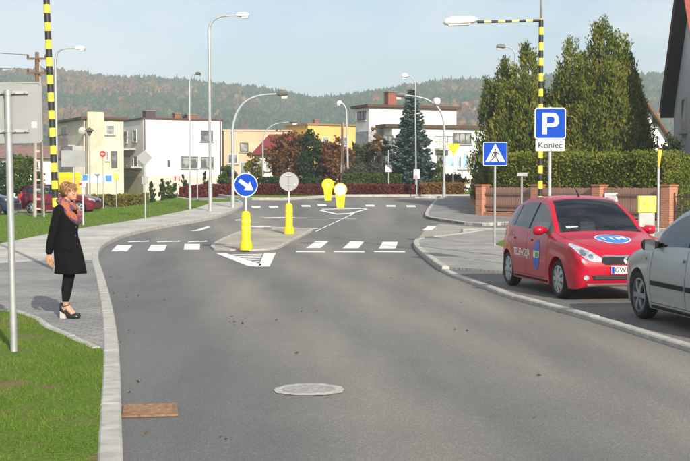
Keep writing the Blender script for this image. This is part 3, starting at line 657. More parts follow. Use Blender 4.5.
# ================================================================== houses
PANE = None
def pane_mat():
    m, t, p = nodes('house window glass'); N = t.nodes; K = t.links.new
    c = N.new('ShaderNodeTexCoord'); n = N.new('ShaderNodeTexNoise'); n.inputs['Scale'].default_value = 1.4; n.inputs['Detail'].default_value = 3; K(c.outputs['Object'], n.inputs['Vector'])
    r = N.new('ShaderNodeValToRGB'); r.color_ramp.elements[0].position = .42; r.color_ramp.elements[1].position = .6; r.color_ramp.elements[0].color = (.10, .11, .115, 1); r.color_ramp.elements[1].color = (.36, .36, .34, 1); K(n.outputs[0], r.inputs[0]); K(r.outputs[0], p.inputs['Base Color'])
    p.inputs['Roughness'].default_value = .06; p.inputs['Specular IOR Level'].default_value = .7; return m
PANE = pane_mat()
FRW = M('white window frame', (.72, .72, .70), .5, .05); FRD = M('dark window frame', (.10, .09, .085), .6, .1); SILL = M('window sill', (.42, .40, .37), .7, .1)
def wall_mat(name, col, dirt=.12):
    return M(name, col, .88, dirt, .55, .25, 25)
class House:
    def __init__(s, name, label, cpx, Y, th, pxr, pxl, top, base=None, cat='house'):
        c = at(cpx, 150, Y); s.cx, s.cy = c.x, c.y; s.th = R(th); ct, st = math.cos(s.th), math.sin(s.th); s.ct, s.st = ct, st
        u = (pxr - CX) / FPX; s.wr = (u * s.cy - s.cx) / (ct - u * st)
        u = (pxl - CX) / FPX; s.wl = (u * s.cy - s.cx) / (-st - u * ct)
        if s.wl < 4 or s.wl > 14: s.wl = 9.0 if s.wl < 0 or s.wl > 14 else s.wl
        s.e = elev(s.cx, s.cy) - .1; s.top = at(cpx, top, Y).z - s.e
        s.o = thing(name, label, cat, (s.cx, s.cy, s.e), s.th)
    def t_of(s, face, px):
        u = (px - CX) / FPX
        return (u * s.cy - s.cx) / (s.ct - u * s.st) if face == 'r' else (u * s.cy - s.cx) / (-s.st - u * s.ct)
    def z_of(s, face, px, py):
        t = s.t_of(face, px); y = s.cy + (t * s.st if face == 'r' else t * s.ct); return at(px, py, y).z - s.e
    def P(s, face, t, d):       # local xy: d outwards from the face
        return (t, -d) if face == 'r' else (-d, t)
    def bx(s, mb, face, t0, t1, d0, d1, z0, z1):
        a = s.P(face, t0, d0); b = s.P(face, t1, d1); return mb.box(min(a[0], b[0]), max(a[0], b[0]), min(a[1], b[1]), max(a[1], b[1]), z0, z1)
    def part(s, name, mat, *boxes, parent=None):
        mb = MB()
        for b in boxes: mb.box(*b)
        return mb.build(name, mat, parent or s.o)
    def wall(s, mat, x0=0, x1=None, y0=0, y1=None, z0=-.4, z1=None, name='wall'):
        return s.part(name, mat, (x0, s.wr if x1 is None else x1, y0, s.wl if y1 is None else y1, z0, s.top if z1 is None else z1))
    def flatroof(s, mat, oh=.25, th=.22, x0=0, x1=None, y0=0, y1=None, z=None):
        z = s.top if z is None else z
        return s.part('roof', mat, (x0 - oh, (s.wr if x1 is None else x1) + oh, y0 - oh, (s.wl if y1 is None else y1) + oh, z + .003, z + th))
    def win(s, face, px0, px1, py0, py1, cols=1, rows=1, fm=None, sill=True, d=0.0):
        t0, t1 = sorted((s.t_of(face, px0), s.t_of(face, px1))); pm = (px0 + px1) / 2; z1 = s.z_of(face, pm, py0); z0 = s.z_of(face, pm, py1)
        return s.win_m(face, t0, t1, z0, z1, cols, rows, fm, sill, d)
    def win_m(s, face, t0, t1, z0, z1, cols=1, rows=1, fm=None, sill=True, d=0.0):
        fm = fm or FRW; f = .07; mb = MB()
        s.bx(mb, face, t0, t0 + f, d + .003, d + .06, z0, z1); s.bx(mb, face, t1 - f, t1, d + .003, d + .06, z0, z1)
        s.bx(mb, face, t0 + f, t1 - f, d + .003, d + .06, z0, z0 + f); s.bx(mb, face, t0 + f, t1 - f, d + .003, d + .06, z1 - f, z1)
        for k in range(1, cols):
            t = t0 + (t1 - t0) * k / cols; s.bx(mb, face, t - .035, t + .035, d + .004, d + .055, z0 + f, z1 - f)
        for k in range(1, rows):
            z = z0 + (z1 - z0) * k / rows; s.bx(mb, face, t0 + f, t1 - f, d + .004, d + .050, z - .03, z + .03)
        w = mb.build('window', fm, s.o)
        mb = MB(); s.bx(mb, face, t0 + f * .5, t1 - f * .5, d + .005, d + .02, z0 + f * .5, z1 - f * .5); mb.build('pane', PANE, w)
        if sill:
            mb = MB(); s.bx(mb, face, t0 - .08, t1 + .08, d + .002, d + .14, z0 - .07, z0 - .004); mb.build('sill', SILL, w)
        return w
    def chimney(s, x, y, w, z0, z1, mat):
        c = s.part('chimney', mat, (x, x + w, y, y + w, z0, z1)); s.part('cap', M('chimney cap', (.2, .19, .18), .8), (x - .06, x + w + .06, y - .06, y + w + .06, z1 + .002, z1 + .1), parent=c); return c
    def balcony(s, face, px0, px1, pyf, dep, rail=.95, mat=None, bars=True):
        t0, t1 = sorted((s.t_of(face, px0), s.t_of(face, px1))); z = s.z_of(face, (px0 + px1) / 2, pyf)
        mb = MB(); s.bx(mb, face, t0, t1, .003, dep, z - .16, z); b = mb.build('balcony', mat or M('balcony concrete', (.42, .40, .37), .85, .15), s.o)
        mb = MB(); s.bx(mb, face, t0, t1, dep - .05, dep, z + rail - .05, z + rail); s.bx(mb, face, t0, t0 + .04, .02, dep - .05, z + rail - .05, z + rail); s.bx(mb, face, t1 - .04, t1, .02, dep - .05, z + rail - .05, z + rail)
        n = max(3, int((t1 - t0) / .14))
        for k in range(n + 1):
            t = t0 + .02 + (t1 - t0 - .04) * k / n; s.bx(mb, face, t - .012, t + .012, dep - .035, dep - .012, z + .003, z + rail - .05)
        mb.build('railing', M('railing iron', (.13, .12, .12), .6), b); return b
RBR = M('brown roof edge', (.10, .05, .035), .8, .2); ROOFF = M('roof felt', (.16, .10, .085), .9, .2)
BRK = M('red chimney brick', (.26, .10, .06), .9, .2, 10)
# pale yellow house on the left
h1 = House('house', 'pale yellow house with flat roof, thick chimney stack and balcony on the left', 84, 104, 27, 124, 55, 119)
WY = wall_mat('cream plaster', (.60, .55, .42)); h1.wall(WY); h1.flatroof(RBR, .3, .2)
a = h1.t_of('r', 87); b = h1.t_of('r', 103.5); h1.part('chimney_stack', M('weathered cream plaster', (.60, .52, .38), .9, .2, 1.5), (a, b, -.35, -.002, -.4, h1.z_of('r', 95, 112)))
h1.win('r', 106, 115, 125, 135); h1.win('r', 106, 109, 151, 161, fm=FRW); h1.win('r', 111.5, 117.5, 151, 168, fm=FRD, sill=False)
a = h1.t_of('l', 60); h1.part('porch_wall', M('grey plaster', (.40, .39, .37), .85, .1), (-.9, -.003, .2, h1.wl * .8, -.4, h1.z_of('l', 70, 147)))
h1.win('l', 62, 68, 126, 138); h1.balcony('l', 58, 79, 146, .9)
d = MB(); d.lathe([(0, -.08), (.17, -.055), (.30, 0)], 18, 'y'); o = d.build('satellite_dish', M('dish white', (.55, .55, .54), .5, .05), h1.o, True); o.location = (h1.t_of('r', 83.5) - .2, -.5, h1.z_of('r', 83, 131)); o.rotation_euler = (.3, 0, -.3)
h1.part('dish_arm', FRD, (h1.t_of('r', 83.5) - .22, h1.t_of('r', 83.5) - .18, -.4, -.003, h1.z_of('r', 83, 131) - .03, h1.z_of('r', 83, 131) + .02))
# big white house
h2 = House('house', 'big white cube house with shaded balcony side, second from the left', 143.5, 108, 27, 222, 119, 119)
WW = wall_mat('white plaster', (.80, .785, .74), .05); h2.wall(WW); h2.flatroof(RBR, .12, .14)
h2.part('plinth', M('cream plinth', (.58, .52, .42), .85, .12), (-.05, h2.wr + .05, -.05, h2.wl, -.4, h2.z_of('r', 180, 176)))
h2.win('r', 201, 213, 130.5, 141.5, 1, 1, FRD); h2.win('r', 181.5, 198, 156.5, 168.5, 2, 1, FRD); h2.win('r', 201, 213.5, 157, 168, 1, 1, FRD); h2.win('r', 167.6, 170.2, 160, 167, 1, 1, FRD, sill=False)
h2.win('l', 133.5, 137.5, 130, 142); h2.win('l', 123.5, 128, 131, 143); h2.win('l', 124.5, 127.5, 157, 168); h2.win('l', 134, 138, 156, 170)
h2.balcony('l', 121, 136, 149, 1.2); h2.balcony('l', 121, 142.5, 167, 1.0)
h2.chimney(.6, 1.2, .9, h2.top + .15, h2.top + .75, M('dark brown clad', (.075, .05, .055), .8)); h2.chimney(3.9, 3, .55, h2.top + .15, h2.top + .7, BRK); h2.chimney(h2.wr - 2.3, 2.5, .8, h2.top + .15, h2.top + .6, BRK); h2.chimney(5.2, 4, .6, h2.top + .15, h2.top + .55, M('dark brown clad', (.075, .05, .055), .8))
mb = MB(); mb.tube([(.9, 2, h2.top + .7), (.9, 2, h2.top + 1.7)], .02, 6)
for k in range(4): mb.box(.5, 1.3, 1.98 , 2.02, h2.top + 1.2 + k * .13, h2.top + 1.22 + k * .13)
mb.build('aerial', FRD, h2.o)
for hh_, tt in ((h1, .12), (h2, .1), (h2, h2.wr - .15)):
    mb = MB(); mb.tube([(tt, -.09, -.1), (tt, -.09, hh_.top - .25), (tt, -.02, hh_.top)], .05, 8); mb.build('downpipe', M('brown downpipe', (.12, .07, .05), .6), hh_.o, True)
# peach house
h3 = House('house', 'peach plastered house between white house and red roof', 224, 116, 10, 291, 215, 131)
h3.wall(wall_mat('peach plaster', (.60, .42, .27))); h3.flatroof(M('pale roof strip', (.5, .42, .34), .8), .1, .12)
h3.win('r', 240, 248.5, 142.5, 152, 1, 1, FRD); h3.win('r', 240, 249, 162, 175, 1, 1, FRW); h3.win('r', 228, 238, 154, 164, 2, 1, FRW)
# low house with red roof
h4 = House('house', 'small white house with steep red tiled roof', 257, 100, 6, 290, 250, 153)
h4.wall(wall_mat('off white plaster', (.66, .64, .60)), y1=6.0)
w = h4.wr; zr = h4.z_of('r', 288, 133)
mb = MB(); e0 = h4.top - .15
mb.add([(-.5, -.5, e0), (w + .4, -.5, e0), (w + .4, 3.0, zr), (w * .42, 3.0, zr), (-.5, 6.5, e0), (w + .4, 6.5, e0)], [(0, 1, 2, 3), (0, 3, 4), (3, 2, 5, 4), (1, 5, 2), (0, 4, 5, 1)])
RT = M('red roof tiles', (.20, .028, .028), .75, .25, 3, .5, 12); mb.build('roof', RT, h4.o)
h4.win('r', 257.5, 263, 159, 170); h4.win('r', 265, 270, 159, 171)
# yellow house
h5 = House('house', 'bright yellow flat roofed house in the middle distance', 308, 124, 30, 358, 285, 125)
h5.wall(wall_mat('yellow plaster', (.68, .44, .13), .08)); h5.flatroof(M('ochre roof edge', (.30, .17, .08), .8), .15, .16)
h5.win('r', 322, 329, 137, 146); h5.win('l', 295, 301, 140, 150); h5.win('r', 340, 347, 137, 146)
h5.chimney(2.4, 3, .5, h5.top + .1, h5.top + .7, BRK)
# white villa right of centre
h6 = House('house', 'white two tier villa with brown flat roofs behind the blue spruce', 369.5, 98, 24, 456, 355.5, 107)
zm = h6.z_of('r', 420, 127); xr = h6.t_of('r', 475)
h6.wall(WW, z0=zm - 2.9); h6.flatroof(RBR, .3, .2)
STONE = M('grey cladding stone', (.34, .34, .35), .9, .3, 4, .6, 14)
h6.wall(WW, x0=1.2, x1=xr, y0=-1.6, y1=h6.wl, z1=zm - .15, name='lower_wall'); h6.part('lower_roof', RBR, (.5, xr + .25, -1.9, -.004, zm - .147, zm + .1), (h6.wr + .003, xr + .25, -.004, h6.wl, zm - .147, zm + .1))
h6.part('stone_wall', STONE, (-.12, 1.19, -.05, h6.wl * .9, -.4, zm - .4))
h6.win('l', 358, 366, 111, 120.5, 3, 1, FRD)
h6.win('r', 443.5, 461, 133.5, 144.5, 3, 1, FRD, d=1.6)
h6.win('r', 374, 384, 136, 150, 2, 1, FRD, d=1.6)
h6.chimney(h6.t_of('r', 396.5) , 1.5, .75, h6.top + .15, h6.top + 1.3, BRK)
h6.balcony('r', 425, 438, 149, 2.4); h6.win('r', 427, 436, 154, 166, 2, 1, FRD, d=1.6); h6.win('r', 448, 466, 157, 169, 3, 1, FRW, d=1.6)
# gable house peeping out behind the evergreens
h7 = House('house', 'white gable house with brown eaves peeping out behind the tall evergreens', 640, 78, 10, 668, 630, 140)
h7.wall(WW, y1=8, z1=h7.top)
zt = h7.z_of('r', 640, 72); mb = MB(); mb.add([(-4, 0, h7.top), (h7.wr, 0, h7.top), (-1.2, 0, zt - .15), (-4, 8, h7.top), (h7.wr, 8, h7.top), (-1.2, 8, zt - .15), (-4, 0, -.4), (-4, 8, -.4), (-.003, 0, -.4), (-.003, 8, -.4), (-.003, 0, h7.top), (-.003, 8, h7.top)], [(0, 10, 1, 2), (3, 5, 4, 11), (0, 6, 8, 10), (3, 11, 9, 7), (0, 3, 7, 6)]); mb.build('gable', WW, h7.o)
mb = MB(); sl = (h7.top - zt) / (h7.wr + 1.2)
for sx, xe in ((1, h7.wr + .45), (-1, -4.5)):
    ze = zt + (h7.top - zt) * abs(xe + 1.2) / (h7.wr + 1.2); mb.add([(-1.2, -.5, zt), (xe, -.5, ze), (xe, 8.5, ze), (-1.2, 8.5, zt), (-1.2, -.5, zt + .22), (xe, -.5, ze + .2), (xe, 8.5, ze + .2), (-1.2, 8.5, zt + .22)], [(0, 1, 2, 3), (4, 7, 6, 5), (0, 4, 5, 1), (1, 5, 6, 2), (2, 6, 7, 3)])
mb.build('roof', M('brown eaves', (.16, .085, .05), .8, .2), h7.o)
h7.win('r', 651.5, 655.5, 110, 127, 1, 1, FRD)
# right hand house: its shaded gable end looks left across the garden
gd = Vector((-.115, -.993, 0)).normalized(); E0 = at(660, 118, 57.9); g0 = elev(E0.x, E0.y)
h8 = thing('house', 'near grey rendered house at the right edge with steep dark brown verge', 'house', (E0.x, E0.y, g0), math.atan2(gd.y, gd.x))
# local +x runs along the gable towards the camera, local +y into the house
ze = E0.z - g0; sl8 = (at(675, 0, 53.3).z - g0 - ze) / 4.63; hw8 = 5.6; zap = ze + sl8 * hw8; oh = .55; dep = 11.0
a0, a1 = .5, 2 * hw8 - .5; zw = ze + sl8 * a0 - .25
HW8 = wall_mat('pale grey render', (.56, .56, .56), .10); mb = MB()
P8 = [(a0, -.3), (a1, -.3), (a1, zw), (hw8, zap - .3), (a0, zw)]
mb.add([(u, oh, z) for u, z in P8] + [(u, oh + dep, z) for u, z in P8], [(0, 1, 2, 3, 4), (9, 8, 7, 6, 5), (0, 5, 6, 1), (1, 6, 7, 2), (2, 7, 8, 3), (3, 8, 9, 4), (4, 9, 5, 0)]); mb.build('wall', HW8, h8)
VD = M('dark stained boards', (.045, .030, .026), .7, .2); mb = MB()
for (ax, az), (bx_, bz) in (((0, ze), (hw8, zap)), ((hw8, zap), (2 * hw8, ze))):
    mb.add([(ax, 0, az), (bx_, 0, bz), (bx_, dep + 1, bz), (ax, dep + 1, az), (ax, 0, az + .3), (bx_, 0, bz + .3), (bx_, dep + 1, bz + .3), (ax, dep + 1, az + .3)], [(0, 1, 2, 3), (4, 7, 6, 5), (0, 4, 5, 1), (1, 5, 6, 2), (2, 6, 7, 3), (3, 7, 4, 0)])
mb.build('roof', VD, h8)
RT8 = M('red roof sheet', (.30, .07, .05), .7, .15); mb = MB()
for (ax, az), (bx_, bz) in (((-.05, ze - .05), (hw8, zap)), ((hw8, zap), (2 * hw8 + .05, ze - .05))): mb.add([(ax, -.04, az + .305), (bx_, -.04, bz + .305), (bx_, dep + 1.04, bz + .305), (ax, dep + 1.04, az + .305), (ax, -.04, az + .34), (bx_, -.04, bz + .34), (bx_, dep + 1.04, bz + .34), (ax, dep + 1.04, az + .34)], [(0, 1, 2, 3), (4, 7, 6, 5), (0, 4, 5, 1), (1, 5, 6, 2), (2, 6, 7, 3), (3, 7, 4, 0)])
mb.build('roof_covering', RT8, h8)
WF8 = M('pale yellow frame', (.50, .48, .34), .7)
for u0 in (6.6, 3.1):
    for z0, z1_ in ((.8, 2.2), (3.4, 4.9), (6.2, 7.5)):
        if z1_ > ze + sl8 * u0 - 1.2: continue
        mb = MB(); mb.box(u0, u0 + 1.2, oh - .05, oh - .003, z0, z1_); wn = mb.build('window', WF8, h8); mb = MB(); mb.box(u0 + .08, u0 + 1.12, oh - .056, oh - .0505, z0 + .08, z1_ - .08); mb.build('pane', PANE, wn); mb = MB(); mb.box(u0 - .1, u0 + 1.3, oh - .18, oh - .002, z0 - .09, z0 - .004); mb.build('sill', SILL, wn)
# houses and shed far left, behind the sign panel
h9 = House('house', 'low white house with reddish roof at the far left edge', 2, 98, 8, 52, -30, 157)
h9.wall(WW, y1=7); mb = MB(); zt = h9.z_of('r', 25, 144)
mb.add([(-.5, -.5, h9.top - .1), (h9.wr + .5, -.5, h9.top - .1), (h9.wr + .5, 3.5, zt), (-.5, 3.5, zt), (-.5, 7.5, h9.top - .1), (h9.wr + .5, 7.5, h9.top - .1)], [(0, 1, 2, 3), (3, 2, 5, 4), (0, 3, 4), (1, 5, 2), (0, 4, 5, 1)]); mb.build('roof', M('old reddish tiles', (.22, .13, .11), .85, .2, 2), h9.o)
h9.win('r', 8, 14, 161, 171, 2); h9.win('r', 34, 40, 161, 171, 2)

# ================================================================== planting
def gp(px, Y): return (px - CX) / FPX * Y
evergreen('evergreen_tree', 'tall golden green columnar evergreen behind the parking sign', gp(525, 56), 56, at(525, 50, 56).z - elev(10, 56), 2.15, G_EV, 52000, 7, 'tall evergreens behind the fence', .068)
evergreen('evergreen_tree', 'tallest golden green columnar evergreen behind the red car', gp(601, 54), 54, at(601, 25, 54).z - elev(10, 54), 2.4, G_EV, 72000, 8, 'tall evergreens behind the fence', .068)
evergreen('evergreen_tree', 'shorter evergreen in the gap between the two tall ones', gp(562, 58), 58, at(562, 72, 58).z - elev(10, 58), 1.6, G_EV2, 28000, 5, 'tall evergreens behind the fence', .068)
evergreen('evergreen_tree', 'bushy olive evergreen leaning on the left side of the group', gp(503, 57), 57, at(503, 66, 57).z - elev(8, 57), 1.3, G_EV2, 24000, 4, 'tall evergreens behind the fence', .068)
evergreen('evergreen_tree', 'broad evergreen at the right flank of the group by the gable', gp(628, 55), 55, at(630, 62, 55).z - elev(8, 55), 1.25, G_EV, 30000, 5, 'tall evergreens behind the fence', .068)
evergreen('evergreen_tree', 'slim evergreen just behind the tallest one', gp(580, 57), 57, at(580, 60, 57).z - elev(8, 57), 1.3, G_EV2, 28000, 5, 'tall evergreens behind the fence', .068)
broadleaf('shrub', 'dark purple leaved shrub left of the evergreens', gp(490, 60), 60, at(490, 124, 60).z - elev(6, 60), .7, leafmat('plum leaves', [(.02, .012, .02), (.05, .03, .035), (.06, .05, .03)]), 1800, .1, .09, cat='shrub')
broadleaf('fir_hedge_tree', 'dark conifer mass beside the near house wall', gp(671, 47), 47, at(671, 138, 47).z - elev(9, 47), .7, G_DK, 6500, .03, .06, cat='tree')
spruce('spruce_tree', 'big blue spruce in front of the white villa', gp(411, 86), 86, at(411, 86, 86).z - elev(4, 86), 1.95, G_BL, .15)
evergreen('cypress', 'small pointed conifer right of the blue spruce', gp(440, 84), 84, at(440, 158, 84).z - elev(5, 84), .42, G_GN, 1500, 2, None, .10)
broadleaf('maple_tree', 'rust red tree in front of the yellow house', gp(288, 92), 92, at(288, 136, 92).z - elev(0, 92), 1.45, G_RD, 6500, .22, .12, 'autumn trees before the houses')
broadleaf('maple_tree', 'second rusty tree below the yellow house, beside the leaning lamp', gp(336, 90), 90, at(336, 136, 90).z - elev(0, 90), 1.15, G_RD, 5000, .15, .12, 'autumn trees before the houses')
broadleaf('evergreen_bush', 'dark green bushy conifer between the two rusty trees', gp(316, 91), 91, at(316, 137, 91).z - elev(0, 91), 1.15, G_DK, 6000, .02, .12)
evergreen('cypress', 'slim dark cypress at the villa corner', gp(353, 92), 92, at(353, 142, 92).z - elev(0, 92), .5, G_DK, 2500, 2, None, .10)
broadleaf('climber', 'green climbing shrub on the villa left wall', gp(362, 94), 94, at(362, 136, 94).z - elev(0, 94), .85, G_GN, 3600, .02, .10, cat='shrub')
broadleaf('climber', 'yellow red climbing shrub on the villa corner', gp(374, 93.5), 93.5, at(374, 127, 93.5).z - elev(0, 93), .62, G_OB, 3600, .02, .10, cat='shrub')
broadleaf('shrub', 'thin grey twiggy tree left of the blue spruce', gp(385, 90), 90, at(385, 142, 90).z - elev(0, 90), .7, G_GY, 1400, .15, .09, cat='shrub')
broadleaf('shrub', 'greenish yellow bush before the peach house', gp(254, 98), 98, at(253, 155, 98).z - elev(0, 98), .75, G_YG, 2200, .03, .12, cat='shrub')
broadleaf('shrub', 'dark green bush at the peach house left corner', gp(227, 100), 100, at(227, 161, 100).z - elev(0, 100), .65, G_GN, 2200, .03, .12, cat='shrub')
broadleaf('street_tree', 'round green tree left of the concrete lattice pole', gp(25, 80), 80, at(25, 156, 80).z - elev(-20, 80), 1.05, G_GN, 3800, .3, .11)
broadleaf('street_tree', 'small dark green tree at the far left edge', gp(3, 84), 84, at(3, 160, 84).z - elev(-20, 84), .8, G_DK, 2400, .3, .11)
broadleaf('shrub', 'dense green garden bush in front of the villa', gp(366, 82), 82, at(366, 164, 82).z - elev(0, 82), 1.5, G_GY, 3200, .02, .11, cat='shrub', flat=.9)
for i, px in enumerate((151.5, 162, 183.5, 205.0)):
    evergreen('dwarf_conifer', ('leftmost', 'second', 'third', 'rightmost')[i] + ' of four dwarf conifers along the white house', gp(px, 88), 88, at(px, (178, 178, 177, 178)[i], 88).z - elev(-12, 88), .32, G_DK, 700, 1, 'dwarf conifers along the white house', .10)
broadleaf('shrub', 'rounded dark bush between the dwarf conifers', gp(171, 88), 88, at(171, 180, 88).z - elev(-12, 88), .5, G_GN, 900, .02, .1, cat='shrub')
yh = HKP[2][1] + 1.2
def hl(px0, px1, Y, n=8): return [(gp(px0 + (px1 - px0) * k / n, Y), Y) for k in range(n + 1)]
hedge('barberry_hedge', 'long low red barberry hedge along the far kerb', hl(181, 420, yh, 16), 1.3, .62, G_BB, 26000, .06, .12)
hedge('barberry_hedge', 'orange brown low hedge right of the red one', hl(420, 463, yh + .4, 6), 1.4, .68, G_OB, 6500, .07, .2)
hedge('low_hedge', 'yellow green low hedge left of the red one', hl(96, 147, yh + 3.5, 6), 1.3, .75, G_YG, 7000, .07, .22)
hedge('low_hedge', 'dull brown green hedge behind the maroon car', hl(20, 94, yh + 4.5, 6), 1.2, .8, G_YG, 6500, .08, .25)
hedge('garden_hedge', 'dark green garden hedge behind the red barberry, left part', hl(262, 330, yh + 3.4, 6), 1.4, 1.0, G_DK, 7000, .08, .2)
hedge('garden_hedge', 'grey green garden hedge behind the red barberry, right part', hl(344, 400, yh + 3.2, 6), 1.4, 1.25, G_GN, 7000, .08, .2)
broadleaf('shrub', 'purple grey bush between lamp post and fence corner', gp(455, 78), 78, at(455, 172, 78).z - elev(6, 78), .75, leafmat('plum leaves', []), 1800, .03, .09, cat='shrub', flat=.9)
# garden fence pillars: where the photo puts them
PIL = [(gp(669, 43.0), 43.0), (gp(598.5, 45.7), 45.7), (gp(534, 48.4), 48.4), (gp(482.5, 51.0), 51.0)]
fd = np.array(PIL[3]) - np.array(PIL[0]); fd /= np.linalg.norm(fd); fn = np.array((-fd[1], fd[0])) * -1
if fn[1] < 0: fn = -fn
a = np.array(PIL[0]) + fn * 1.15 + fd * .5; b = np.array(PIL[3]) + fn * 1.15 - fd * .1
hedge('thuja_hedge', 'tall clipped yellow green hedge behind the board fence', [tuple(a + (b - a) * k / 10) for k in range(11)], 1.3, at(570, 149, 48).z - elev(8, 48) - .38, G_HD, 80000, .052, .07, fuzz=.10)
sd = np.array((1.2, 19.0)); sd /= np.linalg.norm(sd)
c0 = b + np.array((.25, .7)); hedge('thuja_hedge', 'tall dark hedge receding along the side of the garden', [tuple(c0 + sd * 16 * k / 8) for k in range(9)], 1.2, at(478, 150, 53).z - elev(6, 52) - .3, G_HD, 30000, .06, .1)
# ================================================================== fence
BRICKM = None
def brick_mat():
    m, t, p = nodes('pillar brick'); N = t.nodes; K = t.links.new
    c = N.new('ShaderNodeTexCoord'); ge = N.new('ShaderNodeSeparateXYZ'); K(c.outputs['Object'], ge.inputs[0]); ad = N.new('ShaderNodeMath'); ad.operation = 'ADD'; K(ge.outputs[0], ad.inputs[0]); K(ge.outputs[1], ad.inputs[1])
    cb = N.new('ShaderNodeCombineXYZ'); K(ad.outputs[0], cb.inputs[0]); K(ge.outputs[2], cb.inputs[1])
    b = N.new('ShaderNodeTexBrick'); b.inputs['Scale'].default_value = 1; b.inputs['Brick Width'].default_value = .26; b.inputs['Row Height'].default_value = .075; b.inputs['Mortar Size'].default_value = .008
    b.inputs['Color1'].default_value = (.50, .19, .09, 1); b.inputs['Color2'].default_value = (.40, .14, .07, 1); b.inputs['Mortar'].default_value = (.42, .33, .26, 1); K(cb.outputs[0], b.inputs['Vector']); K(b.outputs[0], p.inputs['Base Color']); p.inputs['Roughness'].default_value = .9
    u = N.new('ShaderNodeBump'); u.inputs['Strength'].default_value = .6; u.inputs['Distance'].default_value = .01; u.invert = True; K(b.outputs['Fac'], u.inputs['Height']); K(u.outputs[0], p.inputs['Normal']); return m
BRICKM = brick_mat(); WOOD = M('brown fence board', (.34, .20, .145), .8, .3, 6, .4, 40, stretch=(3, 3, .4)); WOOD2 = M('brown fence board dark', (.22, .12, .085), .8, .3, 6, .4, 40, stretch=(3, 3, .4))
CAPM = M('pillar cap', (.42, .17, .10), .85, .15)
fence = thing('garden_fence', 'brown vertical board fence on brick base between brick pillars', 'fence', (PIL[0][0], PIL[0][1], elev(*PIL[0])), math.atan2(fd[1], fd[0]))
FZ = CAMH - .02 - elev(*PIL[0])           # pillar tops are level with the eye
ftot = np.linalg.norm(np.array(PIL[3]) - np.array(PIL[0]))
for k in range(4):
    t = ftot * k / 3; MB().box(t - .2, t + .2, -.2, .2, -.25, FZ - .06, .006).build('pillar', BRICKM, fence); MB().box(t - .235, t + .235, -.235, .235, FZ - .058, FZ, .012).build('pillar_cap', CAPM, fence)
bd = MB().box(-.055, .055, -.011, .011, 0, .98).build('board', WOOD, fence); first = True
for k in range(3):
    a, b = ftot * k / 3 + .2, ftot * (k + 1) / 3 - .2; pz = .12 + (.45 - .0) * 0 + elev(PIL[0][0] + fd[0] * a, PIL[0][1] + fd[1] * a) - elev(*PIL[0]) + .18
    MB().box(a + .002, b - .002, -.14, .14, -.3, pz, .004).build('brick_base', BRICKM, fence)
    MB().box(a + .002, b - .002, .012, .055, pz + .22, pz + .30).build('rail', WOOD2, fence); MB().box(a + .002, b - .002, .012, .055, FZ - .42, FZ - .34).build('rail', WOOD2, fence)
    n = int((b - a) / .128)
    for i in range(n):
        o = bd if first else bd.copy()
        if not first: COL.objects.link(o); o.parent = fence
        first = False
        o.location = (a + .07 + (b - a - .14) * i / (n - 1), -.003 + random.uniform(-.004, .004), pz + .05); o.rotation_euler = (0, random.uniform(-.006, .006), 0)
        o.scale = (1, 1, (FZ - .12 - pz - .05 + random.uniform(-.015, .015)) / .98)
sf = thing('garden_fence', 'dark brown board fence running back along the side street corner', 'fence', (PIL[3][0], PIL[3][1], elev(*PIL[3])), math.atan2(sd[1], sd[0]))
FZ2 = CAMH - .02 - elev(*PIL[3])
bd2 = MB().box(-.06, .06, -.011, .011, 0, 1.0).build('board', WOOD2, sf)  # boards in the darker of the two fence browns
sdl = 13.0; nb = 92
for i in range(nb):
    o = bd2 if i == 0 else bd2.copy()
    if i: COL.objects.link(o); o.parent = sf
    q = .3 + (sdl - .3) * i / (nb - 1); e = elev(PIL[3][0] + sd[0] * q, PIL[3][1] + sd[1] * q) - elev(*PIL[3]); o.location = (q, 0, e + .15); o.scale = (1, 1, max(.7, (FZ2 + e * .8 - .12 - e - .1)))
e = elev(PIL[3][0] + sd[0] * sdl, PIL[3][1] + sd[1] * sdl) - elev(*PIL[3])
mb = MB(); mb.add([(.2, -.1, -.2), (sdl, -.1, e - .2), (sdl, .1, e - .2), (.2, .1, -.2), (.2, -.1, .2), (sdl, -.1, e + .2), (sdl, .1, e + .2), (.2, .1, .2)], [(0, 1, 2, 3), (4, 5, 6, 7), (0, 1, 5, 4), (1, 2, 6, 5), (2, 3, 7, 6), (3, 0, 4, 7)]); mb.build('brick_base', BRICKM, sf)
# iron gate right of the last pillar
gt = thing('iron_gate', 'dark iron bar gate right of the last brick pillar', 'gate', (PIL[0][0], PIL[0][1], elev(*PIL[0])), math.atan2(fd[1], fd[0]))
IRON = M('black iron', (.03, .03, .032), .5, .1)
for z in (.15, .62, 1.12): MB().box(-3.2, -.24, -.015, .015, z, z + .04).build('rail', IRON, gt)
for k in range(24):
    mb = MB(); mb.box(-3.18 + k * .127, -3.16 + k * .127, -.0145, .0145, .06, 1.3 + .12 * math.sin(k * .27)); mb.build('bar', IRON, gt)
MB().box(-3.3, -3.2, -.04, .04, -.1, 1.4).build('gate_post', IRON, gt)

